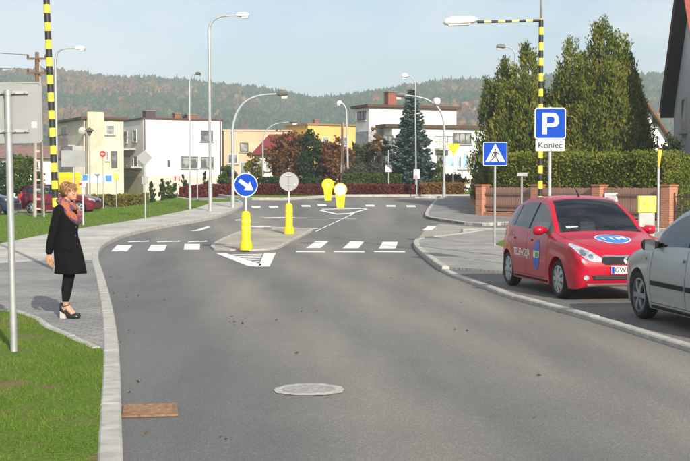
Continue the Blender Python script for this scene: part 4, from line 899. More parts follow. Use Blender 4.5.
# ================================================================== street furniture
GALV = M('galvanised steel', (.46, .47, .47), .45, .12, 8, metal=.55); GREYP = M('grey lamp paint', (.40, .42, .42), .5, .1, 5, metal=.3); DGREY = M('dark lamp head', (.10, .095, .08), .5, .1)
LUMW = M('white lamp housing', (.78, .78, .76), .4, .04); LENS = M('lamp lens', (.55, .55, .50), .25, .1)
SBACK = M('sign back grey', (.33, .335, .33), .5, .08, 3, metal=.25); BLUE = M('sign blue', (.002, .055, .40), .6, .06, 6, spec=.15); WHT = M('sign white', (.80, .80, .79), .35, .04, 6); BLK = M('sign black', (.015, .015, .016), .5, .1); YEL = M('bollard yellow', (.74, .57, .012), .5, .10, 5, spec=.3); RED = M('sign red', (.60, .02, .03), .4, .1)
def stripe_mat(name, period, phase=0.0):
    m, t, p = nodes(name); N = t.nodes; K = t.links.new
    c = N.new('ShaderNodeTexCoord'); s = N.new('ShaderNodeSeparateXYZ'); K(c.outputs['Object'], s.inputs[0])
    a = N.new('ShaderNodeMath'); a.operation = 'ADD'; a.inputs[1].default_value = phase; K(s.outputs[2], a.inputs[0])
    d = N.new('ShaderNodeMath'); d.operation = 'DIVIDE'; d.inputs[1].default_value = period; K(a.outputs[0], d.inputs[0]); f = N.new('ShaderNodeMath'); f.operation = 'FRACT'; K(d.outputs[0], f.inputs[0])
    g = N.new('ShaderNodeMath'); g.operation = 'GREATER_THAN'; g.inputs[1].default_value = .5; K(f.outputs[0], g.inputs[0])
    x = N.new('ShaderNodeMixRGB'); x.inputs[1].default_value = (.80, .66, .05, 1); x.inputs[2].default_value = (.022, .022, .02, 1); K(g.outputs[0], x.inputs[0]); K(x.outputs[0], p.inputs['Base Color']); p.inputs['Roughness'].default_value = .5; return m
def disc(mb, r, y0, y1, c=(0, 0), n=40): return mb.prism([(c[0] + r * math.cos(2 * math.pi * k / n), c[1] + r * math.sin(2 * math.pi * k / n)) for k in range(n)], y0, y1)
def rrect(w, h, r=.03, n=4, c=(0, 0)):
    P = []
    for sx, sz, a0 in ((1, 1, 0), (-1, 1, 90), (-1, -1, 180), (1, -1, 270)):
        for k in range(n + 1):
            a = R(a0 + 90 * k / n); P.append((c[0] + sx * (w / 2 - r) + r * math.cos(a), c[1] + sz * (h / 2 - r) + r * math.sin(a)))
    return P
def flat_poly(name, polys, y, mat, parent, th=.0015):
    mb = MB()
    for p in polys: mb.prism(p, y - th, y)
    return mb.build(name, mat, parent)
def lettering(name, s, size, x, y, z, mat, parent, bold=.0, sx=1.0):
    V, F = text_mesh(s, size, bold); mb = MB(); mb.add([(x + v[0] * sx, y, z + v[1]) for v in V], F); return mb.build(name, mat, parent)
def post(parent, r, z0, z1, mat=GALV, x=0, y=0, name='post'):
    mb = MB(); mb.tube([(x, y, z0), (x, y, z1)], r, 14); return mb.build(name, mat, parent, auto=R(40))
def clamp(parent, x, y, z, w=.16):
    mb = MB(); mb.box(x - w / 2, x + w / 2, y - .012, y + .012, z - .02, z + .02); mb.tube([(x, 0, z - .018), (x, 0, z + .018)], .0365, 12); return mb.build('clamp', GALV, parent)
def base_h(px, py, h): x, y = G(px, py, h); return x, y, elev(x, y) + h
# --- blue parking sign with plate
Y = 24.2; x = gp(549.4, Y); e = elev(x, Y) + .1; s = thing('parking_sign', 'blue square parking sign with white P and Koniec plate on post', 'road sign', (x, Y, e))
post(s, .032, -.1, at(549, 107, Y).z - e); zc = at(549, 123.5, Y).z - e
w = 31 / FPX * Y; pl = MB().prism(rrect(w, w, .05, 5, (0, zc)), -.052, -.04).build('sign_plate', WHT, s)
flat_poly('blue_field', [rrect(w - .035, w - .035, .04, 5, (0, zc))], -.0535, BLUE, pl)
k = w / .6
P_ = [(-.15, -.21), (-.065, -.21), (-.065, -.07), (.065, -.07), (.125, -.05), (.155, -.005), (.165, .06), (.155, .125), (.12, .18), (.06, .205), (-.15, .205)]
Q_ = [(-.065, .0), (.04, .0), (.07, .02), (.082, .065), (.07, .115), (.035, .13), (-.065, .13)]
bm = bmesh.new()
def ringpoly(bm, a): 
    vs = [bm.verts.new((p[0] * k, p[1] * k, 0)) for p in a]; return [bm.edges.new((vs[i], vs[(i + 1) % len(vs)])) for i in range(len(vs))]
ed = ringpoly(bm, P_) + ringpoly(bm, Q_); bmesh.ops.triangle_fill(bm, edges=ed, use_beauty=True)
mb = MB(); bm.verts.index_update(); mb.add([(v.co.x, -.0562, v.co.y + zc) for v in bm.verts], [[v.index for v in f.verts] for f in bm.faces]); bm.free(); mb.build('letter_p', WHT, pl)
w2 = 29 / FPX * Y; h2_ = 11.6 / FPX * Y; z2 = at(549, 145.3, Y).z - e; pl2 = MB().prism(rrect(w2, h2_, .02, 4, (0, z2)), -.051, -.041).build('text_plate', WHT, s)
lettering('lettering', 'Koniec', .15, 0, -.0525, z2 - .002, BLK, pl2, .003, 1.12)
clamp(s, 0, -.02, zc + .12); clamp(s, 0, -.02, zc - .15)
# --- pedestrian crossing sign
x, Y, e = base_h(494.6, 245.5, .1); s = thing('crossing_sign', 'blue square sign with walking figure in white triangle', 'road sign', (x, Y, e))
zc = at(495, 154, Y).z - e; w = 24 / FPX * Y; post(s, .03, -.1, zc + w * .4); k = w / .6
pl = MB().prism(rrect(w, w, .04, 5, (0, zc)), -.05, -.038).build('sign_plate', WHT, s); flat_poly('blue_field', [rrect(w - .03, w - .03, .035, 5, (0, zc))], -.0515, BLUE, pl)
flat_poly('white_triangle', [[(-.245 * k, zc - .195 * k), (.245 * k, zc - .195 * k), (0, zc + .26 * k)]], -.0535, WHT, pl)
man = [[(.02 * math.cos(a) * 1.4, .135 + .028 * math.sin(a)) for a in [2 * math.pi * i / 12 for i in range(12)]], [(-.04, .095), (.03, .10), (.035, .02), (.02, -.04), (-.035, -.03), (-.03, .03)], [(-.04, .09), (-.075, .03), (-.095, -.03), (-.075, -.035), (-.05, .02), (-.03, .06)], [(.03, .095), (.075, .05), (.11, .02), (.10, .0), (.06, .03), (.025, .06)], [(-.03, -.02), (-.01, -.05), (-.06, -.11), (-.115, -.165), (-.145, -.155), (-.08, -.09)], [(-.005, -.03), (.025, -.035), (.07, -.1), (.095, -.165), (.06, -.17), (.035, -.105)]]
flat_poly('walking_figure', [[(a * k, zc - .03 * k + b * k) for a, b in p] for p in man], -.0555, BLK, pl, .001)
flat_poly('crossing_line', [[(-.2 * k, zc - .125 * k), (-.1 * k, zc - .125 * k), (-.1 * k, zc - .118 * k), (-.2 * k, zc - .118 * k)], [(.09 * k, zc - .125 * k), (.2 * k, zc - .125 * k), (.2 * k, zc - .118 * k), (.09 * k, zc - .118 * k)]], -.0557, BLK, pl, .001)
clamp(s, 0, -.018, zc + .1); clamp(s, 0, -.018, zc - .12)
# --- yellow bollards on the island
def bollard(px, py, h, label, arrow_):
    x, Y, e = base_h(px, py, h); s = thing('sign_bollard', label, 'bollard', (x, Y, e), 0, 'yellow bollards on the traffic island')
    mb = MB(); H = (38 if arrow_ else 30) / FPX * Y
    mb.lathe([(0, -.02), (.165, -.02), (.165, .1), (.15, .19), (.125, .24), (.122, H - .12), (.11, H - .05), (.07, H), (0, H + .012)], 28); mb.build('body', YEL, s, auto=R(35))
    mb = MB(); mb.lathe([(.128, H * .52), (.128, H * .60)], 28); mb.lathe([(.128, H * .70), (.128, H * .78)], 28); mb.build('reflective_band', M('bollard yellow light', (.90, .76, .08), .3, .05), s, True)
    post(s, .02, H, at(px, 184, Y).z - e + .2, M('white post', (.62, .62, .6), .5)); r = (12.0 if arrow_ else 9.6) / FPX * Y; zc = at(px, 185 if arrow_ else 181.5, Y).z - e
    d = disc(MB(), r, -.035, -.022, (0, zc)).build('sign_disc', WHT if arrow_ else SBACK, s, auto=R(40))
    if arrow_:
        d2 = disc(MB(), r * .935, -.0365, -.0352, (0, zc)).build('blue_field', BLUE, d); a = R(-36); c_, s_ = math.cos(a), math.sin(a); k = r / .31
        ar = [(-.215, -.048), (.03, -.048), (.03, -.135), (.225, 0), (.03, .135), (.03, .048), (-.215, .048)]
        flat_poly('arrow', [[(k * (u * c_ - v * s_) + .01, zc + k * (u * s_ + v * c_) - .005) for u, v in ar]], -.0385, WHT, d)
    else:
        mb = MB(); mb.box(-.012, .012, -.06, -.0355, zc - r * .9, zc + r * .9); mb.build('back_rib', M('rib grey', (.3, .3, .29), .5), d)
        for q in (.6, -.35):
            mb = MB(); mb.box(-.1, .1, -.058, -.036, zc + r * q - .012, zc + r * q + .012); mb.build('back_bracket', GALV, d)
        flat_poly('sticker', [rrect(.05, .05, .005, 2, (.19, zc - .1))], -.0375, WHT, d)
bollard(246, 249.2, .07, 'yellow bollard with blue disc and white arrow pointing down right', True)
bollard(289, 233.2, .07, 'yellow bollard with grey back of a round sign', False)
def lollipop(px, py, dpx, topy, white, label):
    x, Y, e = base_h(px, py, .02); s = thing('keep_right_bollard', label, 'bollard', (x, Y, e), 0, 'far yellow lollipop bollards'); r = dpx / 2 / FPX * Y; zt = at(px, topy, Y).z - e; zc = zt - r
    pts = [(-.17, 0), (.17, 0), (.24, zc - r * .55)] + [(r * math.cos(a), zc + r * math.sin(a)) for a in [R(-35 + 250 * i / 24) for i in range(25)]] + [(-.24, zc - r * .55)]
    mb = MB(); mb.prism(pts, -.07, .07); mb.build('body', YEL, s); 
    d = disc(MB(), r * (.86 if white else .80), -.082, -.0705, (0, zc)).build('sign_disc', WHT if white else M('yellow reflector', (.88, .62, .02), .3, .05), s, auto=R(40))
    flat_poly('inner_mark', [[(-.06, zc - r * .4), (.06, zc - r * .4), (.06, zc + r * .35), (-.06, zc + r * .35)]] if not white else [[(-r * .45, zc - .02), (r * .4, zc - .02), (r * .4, zc + .02), (-r * .45, zc + .02)]], -.084, M('pale mark', (.72, .70, .55) if white else (.80, .66, .2), .5, .05), d)
lollipop(328, 200.6, 12.4, 178.5, False, 'far yellow lollipop bollard, all yellow and slightly behind')
lollipop(340.4, 207.6, 13.4, 183, True, 'far yellow lollipop bollard with white disc in front')
# --- big sign seen from behind, near left
x, Y, e = base_h(14, 351, .11); s = thing('road_sign', 'large grey sign seen from behind on steel post in near verge', 'road sign', (x, Y, e)); s.rotation_euler = (0, R(-.8), 0)
zt = at(10, 90, Y).z - e; post(s, .034, -.2, zt); k = Y / FPX
zc = at(10, 112.5, Y).z - e; w_ = 70 * k; hh = 61 * k
pl = MB().prism(rrect(w_, hh, .04, 5, (-.02, zc)), .045, .058).build('sign_panel', SBACK, s); 
mb = MB(); P1 = rrect(w_, hh, .04, 5, (-.02, zc)); P2 = rrect(w_ - .03, hh - .03, .03, 5, (-.02, zc)); n = len(P1)
mb.add([(p[0], .036, p[1]) for p in P1] + [(p[0], .036, p[1]) for p in P2] + [(p[0], .0448, p[1]) for p in P1] + [(p[0], .0448, p[1]) for p in P2], [(i, (i + 1) % n, n + (i + 1) % n, n + i) for i in range(n)] + [(i, 2 * n + i, 2 * n + (i + 1) % n, (i + 1) % n) for i in range(n)] + [(n + i, n + (i + 1) % n, 3 * n + (i + 1) % n, 3 * n + i) for i in range(n)]); mb.build('panel_rim', SBACK, pl)
for py in (92.5, 131):
    z = at(10, py, Y).z - e; mb = MB(); mb.box(-.19, .19, .02, .0445, z - .014, z + .014); mb.tube([(0, 0, z - .016), (0, 0, z + .016)], .041, 14); c_ = mb.build('clamp', GALV, s)
    for sx in (-.06, .06, -.16, .16): MB().tube([(sx, .018, z), (sx, .006, z)], .009, 6).build('bolt', GALV, c_)
flat_poly('sticker', [rrect(.05, .06, .004, 2, (24.5 * k, at(10, 125, Y).z - e))], .0440, WHT, pl)
# --- striped lamp poles
def striped(name, label, px, Y, r, top, leanpx, arm, group='black and yellow striped lamp poles'):
    x = gp(px, Y); e = elev(x, Y) + .1; s = thing(name, label, 'lamp post', (x, Y, e), 0, group); s.rotation_euler = (0, leanpx, 0)
    SM = stripe_mat('striped paint ' + str(px), .33, .1); mb = MB(); mb.tube([(0, 0, -.2), (0, 0, top)], [r, r * .92], 18); mb.build('pole', SM, s, auto=R(40)); MB().lathe([(r * 1.7, 0), (r * 1.7, .05), (r * 1.1, .09)], 18).build('base_flange', GALV, s, True)
    return s, e
s, e = striped('striped_lamp_pole', 'tall leaning black and yellow striped pole behind the woman', 58.0, 23.6, .062, 6.3, R(-2.05), None)
mb = MB(); mb.tube([(0, 0, 6.2), (1.6, -.0, 6.3)], .035, 10); arm = mb.build('arm', LUMW, s, True)
mb = MB(); mb.box(1.6, 2.25, -.11, .11, 6.25, 6.38, .04); mb.build('luminaire', LUMW, arm, True)
Y = 27.0; s, e = striped('striped_lamp_pole', 'black and yellow striped pole with striped arm and white lamp', 540, Y, .055, at(540, 19, 27.0).z - .1, 0, None); k = Y / FPX
za = at(540, 20.5, Y).z - e
def arm_stripes():
    n = 9; L_ = 62 * k
    for i in range(n):
        a, b = -.03 - L_ * i / n, -.03 - L_ * (i + 1) / n; z0 = za - .03 * i / n; z1 = za - .03 * (i + 1) / n
        mb = MB(); mb.tube([(a, 0, z0), (b, 0, z1)], .030, 12); mb.build('arm_segment', BLK if i % 2 == 0 else M('lamp yellow', (.80, .70, .25), .5), s, auto=R(40))
arm_stripes()
prof = [(-62, 0), (-66, 3.0), (-75, 3.9), (-88, 3.4), (-95, 1.2), (-97.5, -2.5), (-96, -4.6), (-80, -4.8), (-66, -2.8)]
mb = MB(); m_ = len(prof); cen = (sum(p[0] for p in prof) / m_, sum(p[1] for p in prof) / m_); rings = []
for y_, sc in ((-.13, .55), (-.105, .85), (-.05, 1), (.05, 1), (.105, .85), (.13, .55)): rings.append([((cen[0] + (p[0] - cen[0]) * sc) * k, y_, za + .01 + (cen[1] + (p[1] - cen[1]) * sc) * k) for p in prof])
vs = [q for r_ in rings for q in r_]; fs = [(i * m_ + j, i * m_ + (j + 1) % m_, (i + 1) * m_ + (j + 1) % m_, (i + 1) * m_ + j) for i in range(5) for j in range(m_)] + [tuple(range(m_)), tuple(5 * m_ + j for j in range(m_))]
lm = MB().add(vs, fs).build('luminaire', LUMW, s, auto=R(60))
MB().prism([(-94 * k, za - .075), (-78 * k, za - .085), (-70 * k, za - .06), (-72 * k, za - .105), (-92 * k, za - .118)], -.09, .09).build('lens', LENS, lm)
mb = MB(); mb.tube([(0, 0, za + .01), (-.01, 0, za + 1.6)], [.03, .022], 10); mb.build('mast', GALV, s, True)
# --- street lamps
def lamp(label, px, py, pts, head, hl_, r0=.07, mat=GREYP, hm=None, hdir=1, Y=None, group='grey street lamps'):
    if Y is None: x, Y, e = base_h(px, py, .1)
    else: x = gp(px, Y); e = elev(x, Y) + .09
    s = thing('street_lamp', label, 'street lamp', (x, Y, e), 0, group); k = Y / FPX
    P = [(gp(a, Y) - x, 0, at(a, b, Y).z - e) for a, b in pts]
    line = []
    for i in range(len(P) - 1):
        p0 = P[max(i - 1, 0)]; p1 = P[i]; p2 = P[i + 1]; p3 = P[min(i + 2, len(P) - 1)]
        for j in range(6):
            t = j / 6; line.append(tuple(.5 * (2 * p1[q] + (-p0[q] + p2[q]) * t + (2 * p0[q] - 5 * p1[q] + 4 * p2[q] - p3[q]) * t * t + (-p0[q] + 3 * p1[q] - 3 * p2[q] + p3[q]) * t ** 3) for q in range(3)))
    line.append(P[-1]); z0 = P[0][2]
    mb = MB(); mb.tube([(0, 0, -.15), (0, 0, z0 * .18)], r0 * 1.35, 12); mb.build('base_sleeve', mat, s, auto=R(40))
    mb = MB(); mb.tube([(0, 0, z0 * .17)] + line, [r0] + [r0 * (1 - .5 * i / len(line)) for i in range(len(line))], 10); mb.build('pole', mat, s, auto=R(50))
    hx, hz_ = P[-1][0], P[-1][2]; L_ = hl_ * k; d = hdir
    mb = MB(); prof = [(0, .03), (.15, .075), (.55, .085), (.9, .06), (1, .0), (.92, -.035), (.3, -.05), (0, -.03)]
    rings = []; m_ = len(prof)
    for y_, sc in ((-.14, .5), (-.10, .9), (.10, .9), (.14, .5)): rings.append([(hx + d * (u * L_ - .03), y_, hz_ + v * head * sc) for u, v in prof])
    vs = [q for r_ in rings for q in r_]; fs = [(i * m_ + j, i * m_ + (j + 1) % m_, (i + 1) * m_ + (j + 1) % m_, (i + 1) * m_ + j) for i in range(3) for j in range(m_)] + [tuple(range(m_)), tuple(3 * m_ + j for j in range(m_))]
    h = mb.add(vs, fs).build('lamp_head', hm or LUMW, s, auto=R(50))
    mb = MB(); mb.prism([(hx + d * .3 * L_, hz_ - .04 * head), (hx + d * .9 * L_, hz_ - .028 * head), (hx + d * .85 * L_, hz_ - .085 * head), (hx + d * .38 * L_, hz_ - .09 * head)], -.085, .085); mb.build('lens', LENS, h)
    return s
lamp('tall grey lamp beside the striped pole, arm to the right', 57.5, 0, [(56.5, 62), (58.5, 53), (64, 48.8), (72, 48), (78, 48.2)], 1.2, 9, .055, Y=52)
lamp('shorter slim lamp with dark head left of the tall one', 190, 209.3, [(190, 90), (190.3, 80), (193, 75), (197, 74)], 1.1, 5, .045, hm=DGREY)
lamp('tallest grey lamp at the left corner with long curved arm', 210.3, 211.0, [(209.7, 40), (209.7, 30), (212.5, 22), (219, 17.2), (228, 15.6), (238, 15.2)], 1.5, 12.5, .065)
lamp('arched grey lamp with dark head reaching over the road', 233, 207.3, [(233, 140), (233, 128), (237, 113), (246, 101.5), (260, 95.5), (278, 94)], 2.6, 11, .075, hm=DGREY)
lamp('far arched lamp before the red roof', 263, 0, [(263, 150), (263.5, 137), (268, 129), (276, 124), (290, 122)], 2.2, 8, .055, hm=DGREY, Y=86)
lamp('slightly leaning lamp before the yellow house', 348, 0, [(347.5, 150), (346.5, 115), (345.5, 108), (343, 104), (341.5, 103)], 2.0, 5, .075, hdir=-1, Y=84)
lamp('slim lamp with arm to the left in front of the spruce', 416, 0, [(415.3, 120), (415.3, 90), (414.5, 82), (411, 77), (407, 76)], 2.0, 6, .045, hdir=-1, Y=74)
s = lamp('arched lamp reaching left over the cross street, with pale globe', 444, 197.2, [(444, 140), (443.8, 125), (441, 113), (435, 105), (424, 98.5), (408, 95.5), (404, 95.4)], 2.6, 9, .07, hm=DGREY, hdir=-1)
Yl = s.location.y; mb = MB(); pr = [(.0, -.22), (.14, -.2), (.2, -.08), (.2, .1), (.13, .2), (0, .22)]; mb.lathe(pr, 18, 'z', (gp(436.5, Yl) - s.location.x, 0, at(436, 101.5, Yl).z - s.location.z)); mb.build('globe', LUMW, s, True)
lamp('lamp with arm to the left behind the tall evergreen', 515, 0, [(514.5, 90), (514.5, 60), (513, 51), (509, 47.5), (504, 46.8)], 2.0, 9, .05, hm=DGREY, hdir=-1, Y=72)
# --- park lantern
Y = 70; x = gp(90, Y); s = thing('park_lantern', 'old style lantern on slim post before the cream house', 'street lamp', (x, Y, elev(x, Y))); k = Y / FPX; zt = at(90, 136, Y).z - elev(x, Y)
post(s, .045, -.1, zt, GREYP); MB().lathe([(.05, zt), (.16, zt + .25), (.30, zt + .28), (.06, zt + .45), (0, zt + .5)], 12).build('lantern_head', DGREY, s, auto=R(30))
# --- small signs on posts
def small_sign(name, label, px, Y, top, polys, post_r=.03, base=None, pm=None, cat='road sign', face=.05):
    x = gp(px, Y); e = elev(x, Y) + (.1 if base is None else base); s = thing(name, label, cat, (x, Y, e)); post(s, post_r, -.15, at(px, top, Y).z - e, pm or GALV)
    for i, (nm, mat, pts) in enumerate(polys):
        P = [(gp(a, Y) - x, at(a, b, Y).z - e) for a, b in pts]; mb = MB(); mb.prism(P, -face - .012 - .002 * i, -face + (0 if i == 0 else -.0125 - .0019 * i + .001)); mb.build(nm, mat, s)
    return s
def circ(cx, cy, r, n=24): return [(cx + r * math.cos(2 * math.pi * i / n), cy + r * math.sin(2 * math.pi * i / n)) for i in range(n)]
def rect(a, b, c, d): return [(a, d), (b, d), (b, c), (a, c)]
x, Yd = G(145.3, 218.4, .1); small_sign('road_sign', 'grey diamond sign back with small plate on left lawn edge', 145.3, Yd, 150, [('diamond_back', SBACK, [(137, 157.8), (145, 149.8), (153, 157.8), (145, 165.8)]), ('plate_back', SBACK, rect(142, 148.5, 176.5, 184))])
x, Yd = G(84, 225.2, .1); small_sign('marker_post', 'thin white post with small white plate right of the woman', 83.2, Yd, 181, [('plate', WHT, rect(80.5, 86, 181.5, 187)), ('red_mark', RED, circ(80.8, 184, 1.5))], .028, pm=M('white post', (.62, .62, .6), .5))
small_sign('road_sign', 'large grey square sign back above the woman\'s head', 74, 50, 151, [('panel_back', SBACK, rect(62, 86, 150.5, 167))], .035)
small_sign('info_board', 'orange yellow board behind the woman\'s head', 69, 58, 172, [('board', M('orange board', (.75, .42, .02), .5, .08), rect(57.5, 81, 173.5, 194)), ('upper_band', YEL, rect(57.5, 81, 172.3, 177))], .04)
small_sign('road_sign', 'small red round sign before the cream house', 103.4, 72, 151, [('disc', RED, circ(103.4, 154, 3.2)), ('bar', WHT, rect(101.5, 105.3, 153.4, 154.6))], .025, pm=GREYP)
s = small_sign('shop_board', 'long white and blue advertising board left of the hedge', 98, 74, 175, [('board', M('pale blue board', (.55, .66, .70), .5, .1), rect(86, 113, 174, 183)), ('blue_square', M('panel blue', (.05, .22, .55), .5, .2), rect(83, 88, 175, 180.5)), ('blue_square', M('panel blue', (.05, .22, .55), .5, .2), rect(106, 112, 175.5, 181.5))], .03, cat='signboard')
small_sign('shop_board', 'small yellow advertising board beside the blue and white one', 116.5, 75, 174, [('board', M('advert yellow', (.80, .66, .12), .5, .08), rect(113, 119.5, 173.5, 180))], .03, cat='signboard')
small_sign('road_sign', 'red and white sign on short post before the white house', 177.5, 74, 176, [('plate', WHT, rect(174.5, 180.2, 175.8, 181.2)), ('red_left', RED, rect(174.6, 176.3, 176, 181)), ('red_right', RED, rect(178.6, 180.1, 176, 181))], .03, pm=M('white post', (.62, .62, .6), .5))
small_sign('sign_post', 'slim grey post beside the corner lamps', 197.5, 70, 158, [('plate', SBACK, rect(196.6, 198.6, 158, 162))], .03)
small_sign('road_sign', 'white square sign with red ring left of the spruce', 388.5, 76, 150, [('plate', WHT, rect(385.5, 391.8, 165, 171.8)), ('red_ring', M('faded red', (.55, .25, .22), .5), circ(388.6, 168.4, 2.2)), ('ring_centre', WHT, circ(388.6, 168.4, 1.5))], .035)
small_sign('road_sign', 'small white sign with red mark before the spruce foot', 416.8, 72, 169, [('plate', WHT, rect(413.5, 419.8, 169.5, 178.5)), ('red_mark', M('faded red', (.55, .25, .22), .5), circ(415.8, 177, 2.0))], .03)
small_sign('yield_sign', 'yellow inverted triangle give way sign by the arched lamp', 453, 75, 143, [('triangle', M('sign yellow', (.86, .60, .01), .4, .05), [(446.8, 143.6), (460, 143.6), (453.2, 155.8)])], .03, pm=GREYP)
s = small_sign('advert_board', 'white and pale blue board below the give way sign', 447, 79, 157, [('board', M('pale board', (.66, .72, .76), .5, .12, 1.5), rect(445.5, 463, 156.5, 168)), ('picture', M('pale blue print', (.42, .58, .70), .5, .4, 2.5), rect(447, 461, 158, 166.5)), ('side_panel', M('blue print', (.30, .48, .62), .5, .3, 2), rect(463.2, 467, 156, 167))], .04, cat='signboard')
post(s, .04, -.1, 1.5, x=gp(462, 79) - gp(447, 79))
small_sign('direction_sign', 'small grey arm sign on post in front of board fence', 521.6, 43.5, 173, [('plate', SBACK, rect(517, 527, 172.5, 176))], .035)
small_sign('road_sign', 'narrow yellow sign seen nearly edge on by the brick pillar', 658.2, 40.5, 150, [('plate_edge', M('sign orange', (.80, .42, .015), .45, .05), [(657.2, 166.5), (658.6, 168.5), (661, 152), (660.5, 149.5), (656.9, 149.5)])], .04)
small_sign('house_plate', 'small white framed plate on fence by the middle pillar', 610.5, 45.0, 201, [('plate', WHT, rect(604.5, 617, 193, 201.5)), ('grey_print', M('grey print', (.35, .35, .35), .6, .3, 20), rect(606, 615.5, 194.5, 200))], .03, cat='sign')
Y = 38.5; x = gp(646.5, Y); e = elev(x, Y) + .1; s = thing('utility_box', 'yellow box on grey stand in front of the board fence', 'utility box', (x, Y, e)); k = Y / FPX
zb_ = at(646, 212.4, Y).z - e; zt_ = at(646, 196, Y).z - e
b_ = MB().box(-9 * k, 9 * k, -.12, .12, zb_, zt_, .012).build('box', M('box yellow', (.84, .72, .10), .45, .05), s, auto=R(40)); MB().box(-7.5 * k, 7.5 * k, -.09, .09, -.1, zb_ - .002).build('stand', M('stand grey', (.42, .42, .40), .7, .1), s)
MB().box(-8.4 * k, 8.4 * k, -.126, -.1205, zb_ + .03, zt_ - .03).build('door', M('box yellow', (1, 1, 1)), b_)
lettering('lettering', 'PEC', .14, -.03, -.1275, (zb_ + zt_) / 2, M('faded brown ink', (.30, .24, .04), .7), b_, .002, 1.0)
# --- concrete lattice utility pole with wires
x, Y, e = base_h(39, 217.3, .1); s = thing('utility_pole', 'lattice concrete utility pole with wooden top left of woman', 'utility pole', (x, Y, e)); k = Y / FPX; CONC = M('pole concrete', (.42, .36, .31), .9, .15, 6)
zt = at(38, 60, Y).z - e
for sx in (-1, 1): mb = MB(); mb.tube([(sx * 4.3 * k, 0, -.3), (sx * 1.6 * k, 0, zt)], [.085, .055], 4); mb.build('leg', CONC, s)
for i in range(15):
    z = .35 + i * (zt - .6) / 15; q = 4.3 - 2.7 * z / zt; MB().box(-q * k, q * k, -.04, .04, z, z + .09).build('rung', CONC, s)
TIMB = M('weathered timber', (.16, .10, .06), .9, .25); mb = MB(); mb.tube([(0, -.09, zt - 1.3), (0, -.09, zt + .35)], .085, 10); mb.build('pole_top', TIMB, s)
for z in (zt + .0, zt - .65):
    MB().box(-.45, .45, -.20, -.13, z, z + .09).build('crossarm', TIMB, s)
    for sx in (-.4, .4): MB().lathe([(.02, z + .09), (.05, z + .11), (.055, z + .18), (.03, z + .24), (0, z + .24)], 10, 'z', (sx, -.165, 0)).build('insulator', M('brown ceramic', (.10, .05, .03), .3), s, True)
def wire(label, p, q, sag, r=.014):
    t = thing('overhead_wire', label, 'wire', p, 0, 'overhead wires'); mb = MB(); p = Vector(p); q = Vector(q); mb.tube([(q - p) * (i / 16) + Vector((0, 0, -sag * 4 * (i / 16) * (1 - i / 16))) for i in range(17)], r, 5); mb.build('strand', DGREY, t, True)
wire('upper overhead wire from the utility pole to the left', (x - .4, Y - .165, e + zt + .22), (x - 24, Y - 10, e + zt + 2.6), .5); wire('lower overhead wire from the utility pole to the left', (x - .4, Y - .165, e + zt - .43), (x - 24, Y - 10, e + zt + 1.4), .5)
# wooden pole beside the leaning lamp
x = gp(342.5, 85); s = thing('wooden_pole', 'short brown wooden pole left of the leaning lamp', 'pole', (x, 85, elev(x, 85))); zt = at(343, 122, 85).z - elev(x, 85); mb = MB(); mb.tube([(0, 0, -.2), (0, 0, zt)], [.13, .10], 10); mb.build('shaft', M('pale timber', (.36, .25, .18), .9, .2), s, True); mb = MB(); mb.lathe([(.14, zt * .3), (.14, zt * .3 + .5)], 10); mb.build('concrete_foot', CONC, s)
# ================================================================== cars
TYRE = M('tyre rubber', (.018, .018, .019), .85, .2, 30); ALLOY = M('wheel silver', (.42, .43, .44), .4, .1, 8, metal=.5); BLKP = M('black plastic', (.014, .014, .015), .75, .15, 20, spec=.25); CARGLASS = glassmat('car glass', (.42, .49, .49), .12)
INTER = M('car interior', (.06, .06, .062), .9, .2, 12); SEATM = M('seat cloth', (.13, .13, .14), .95, .2, 20); CHROME = M('chrome', (.65, .65, .66), .12, .03, metal=1.0); LAMPG = M('headlamp glass', (.52, .54, .56), .10, .35, 14, coat=1.0, metal=.35); SEAM = M('panel gap', (.012, .010, .010), .8)
def paint_car(name, col, rough=.32, metal=0.0):
    if name in MATS: return MATS[name]
    m = M(name, col, rough, .03, 2, metal=metal, coat=.4, spec=.3); return m
def interp(tab, s):
    xs = np.array([t[0] for t in tab]); ys = np.array([t[1] for t in tab]); 
    # monotone cubic (Fritsch-Carlson) so the outline is smooth without overshoot
    h = np.diff(xs); d = np.diff(ys) / h; m = np.zeros(len(xs)); m[0], m[-1] = d[0], d[-1]
    for i in range(1, len(xs) - 1): m[i] = 0 if d[i - 1] * d[i] <= 0 else 2 * d[i - 1] * d[i] / (d[i - 1] + d[i])
    s = min(max(s, xs[0]), xs[-1]); i = min(len(xs) - 2, max(0, int(np.searchsorted(xs, s) - 1))); t = (s - xs[i]) / h[i]
    return float((2 * t ** 3 - 3 * t * t + 1) * ys[i] + (t ** 3 - 2 * t * t + t) * h[i] * m[i] + (-2 * t ** 3 + 3 * t * t) * ys[i + 1] + (t ** 3 - t * t) * h[i] * m[i + 1])
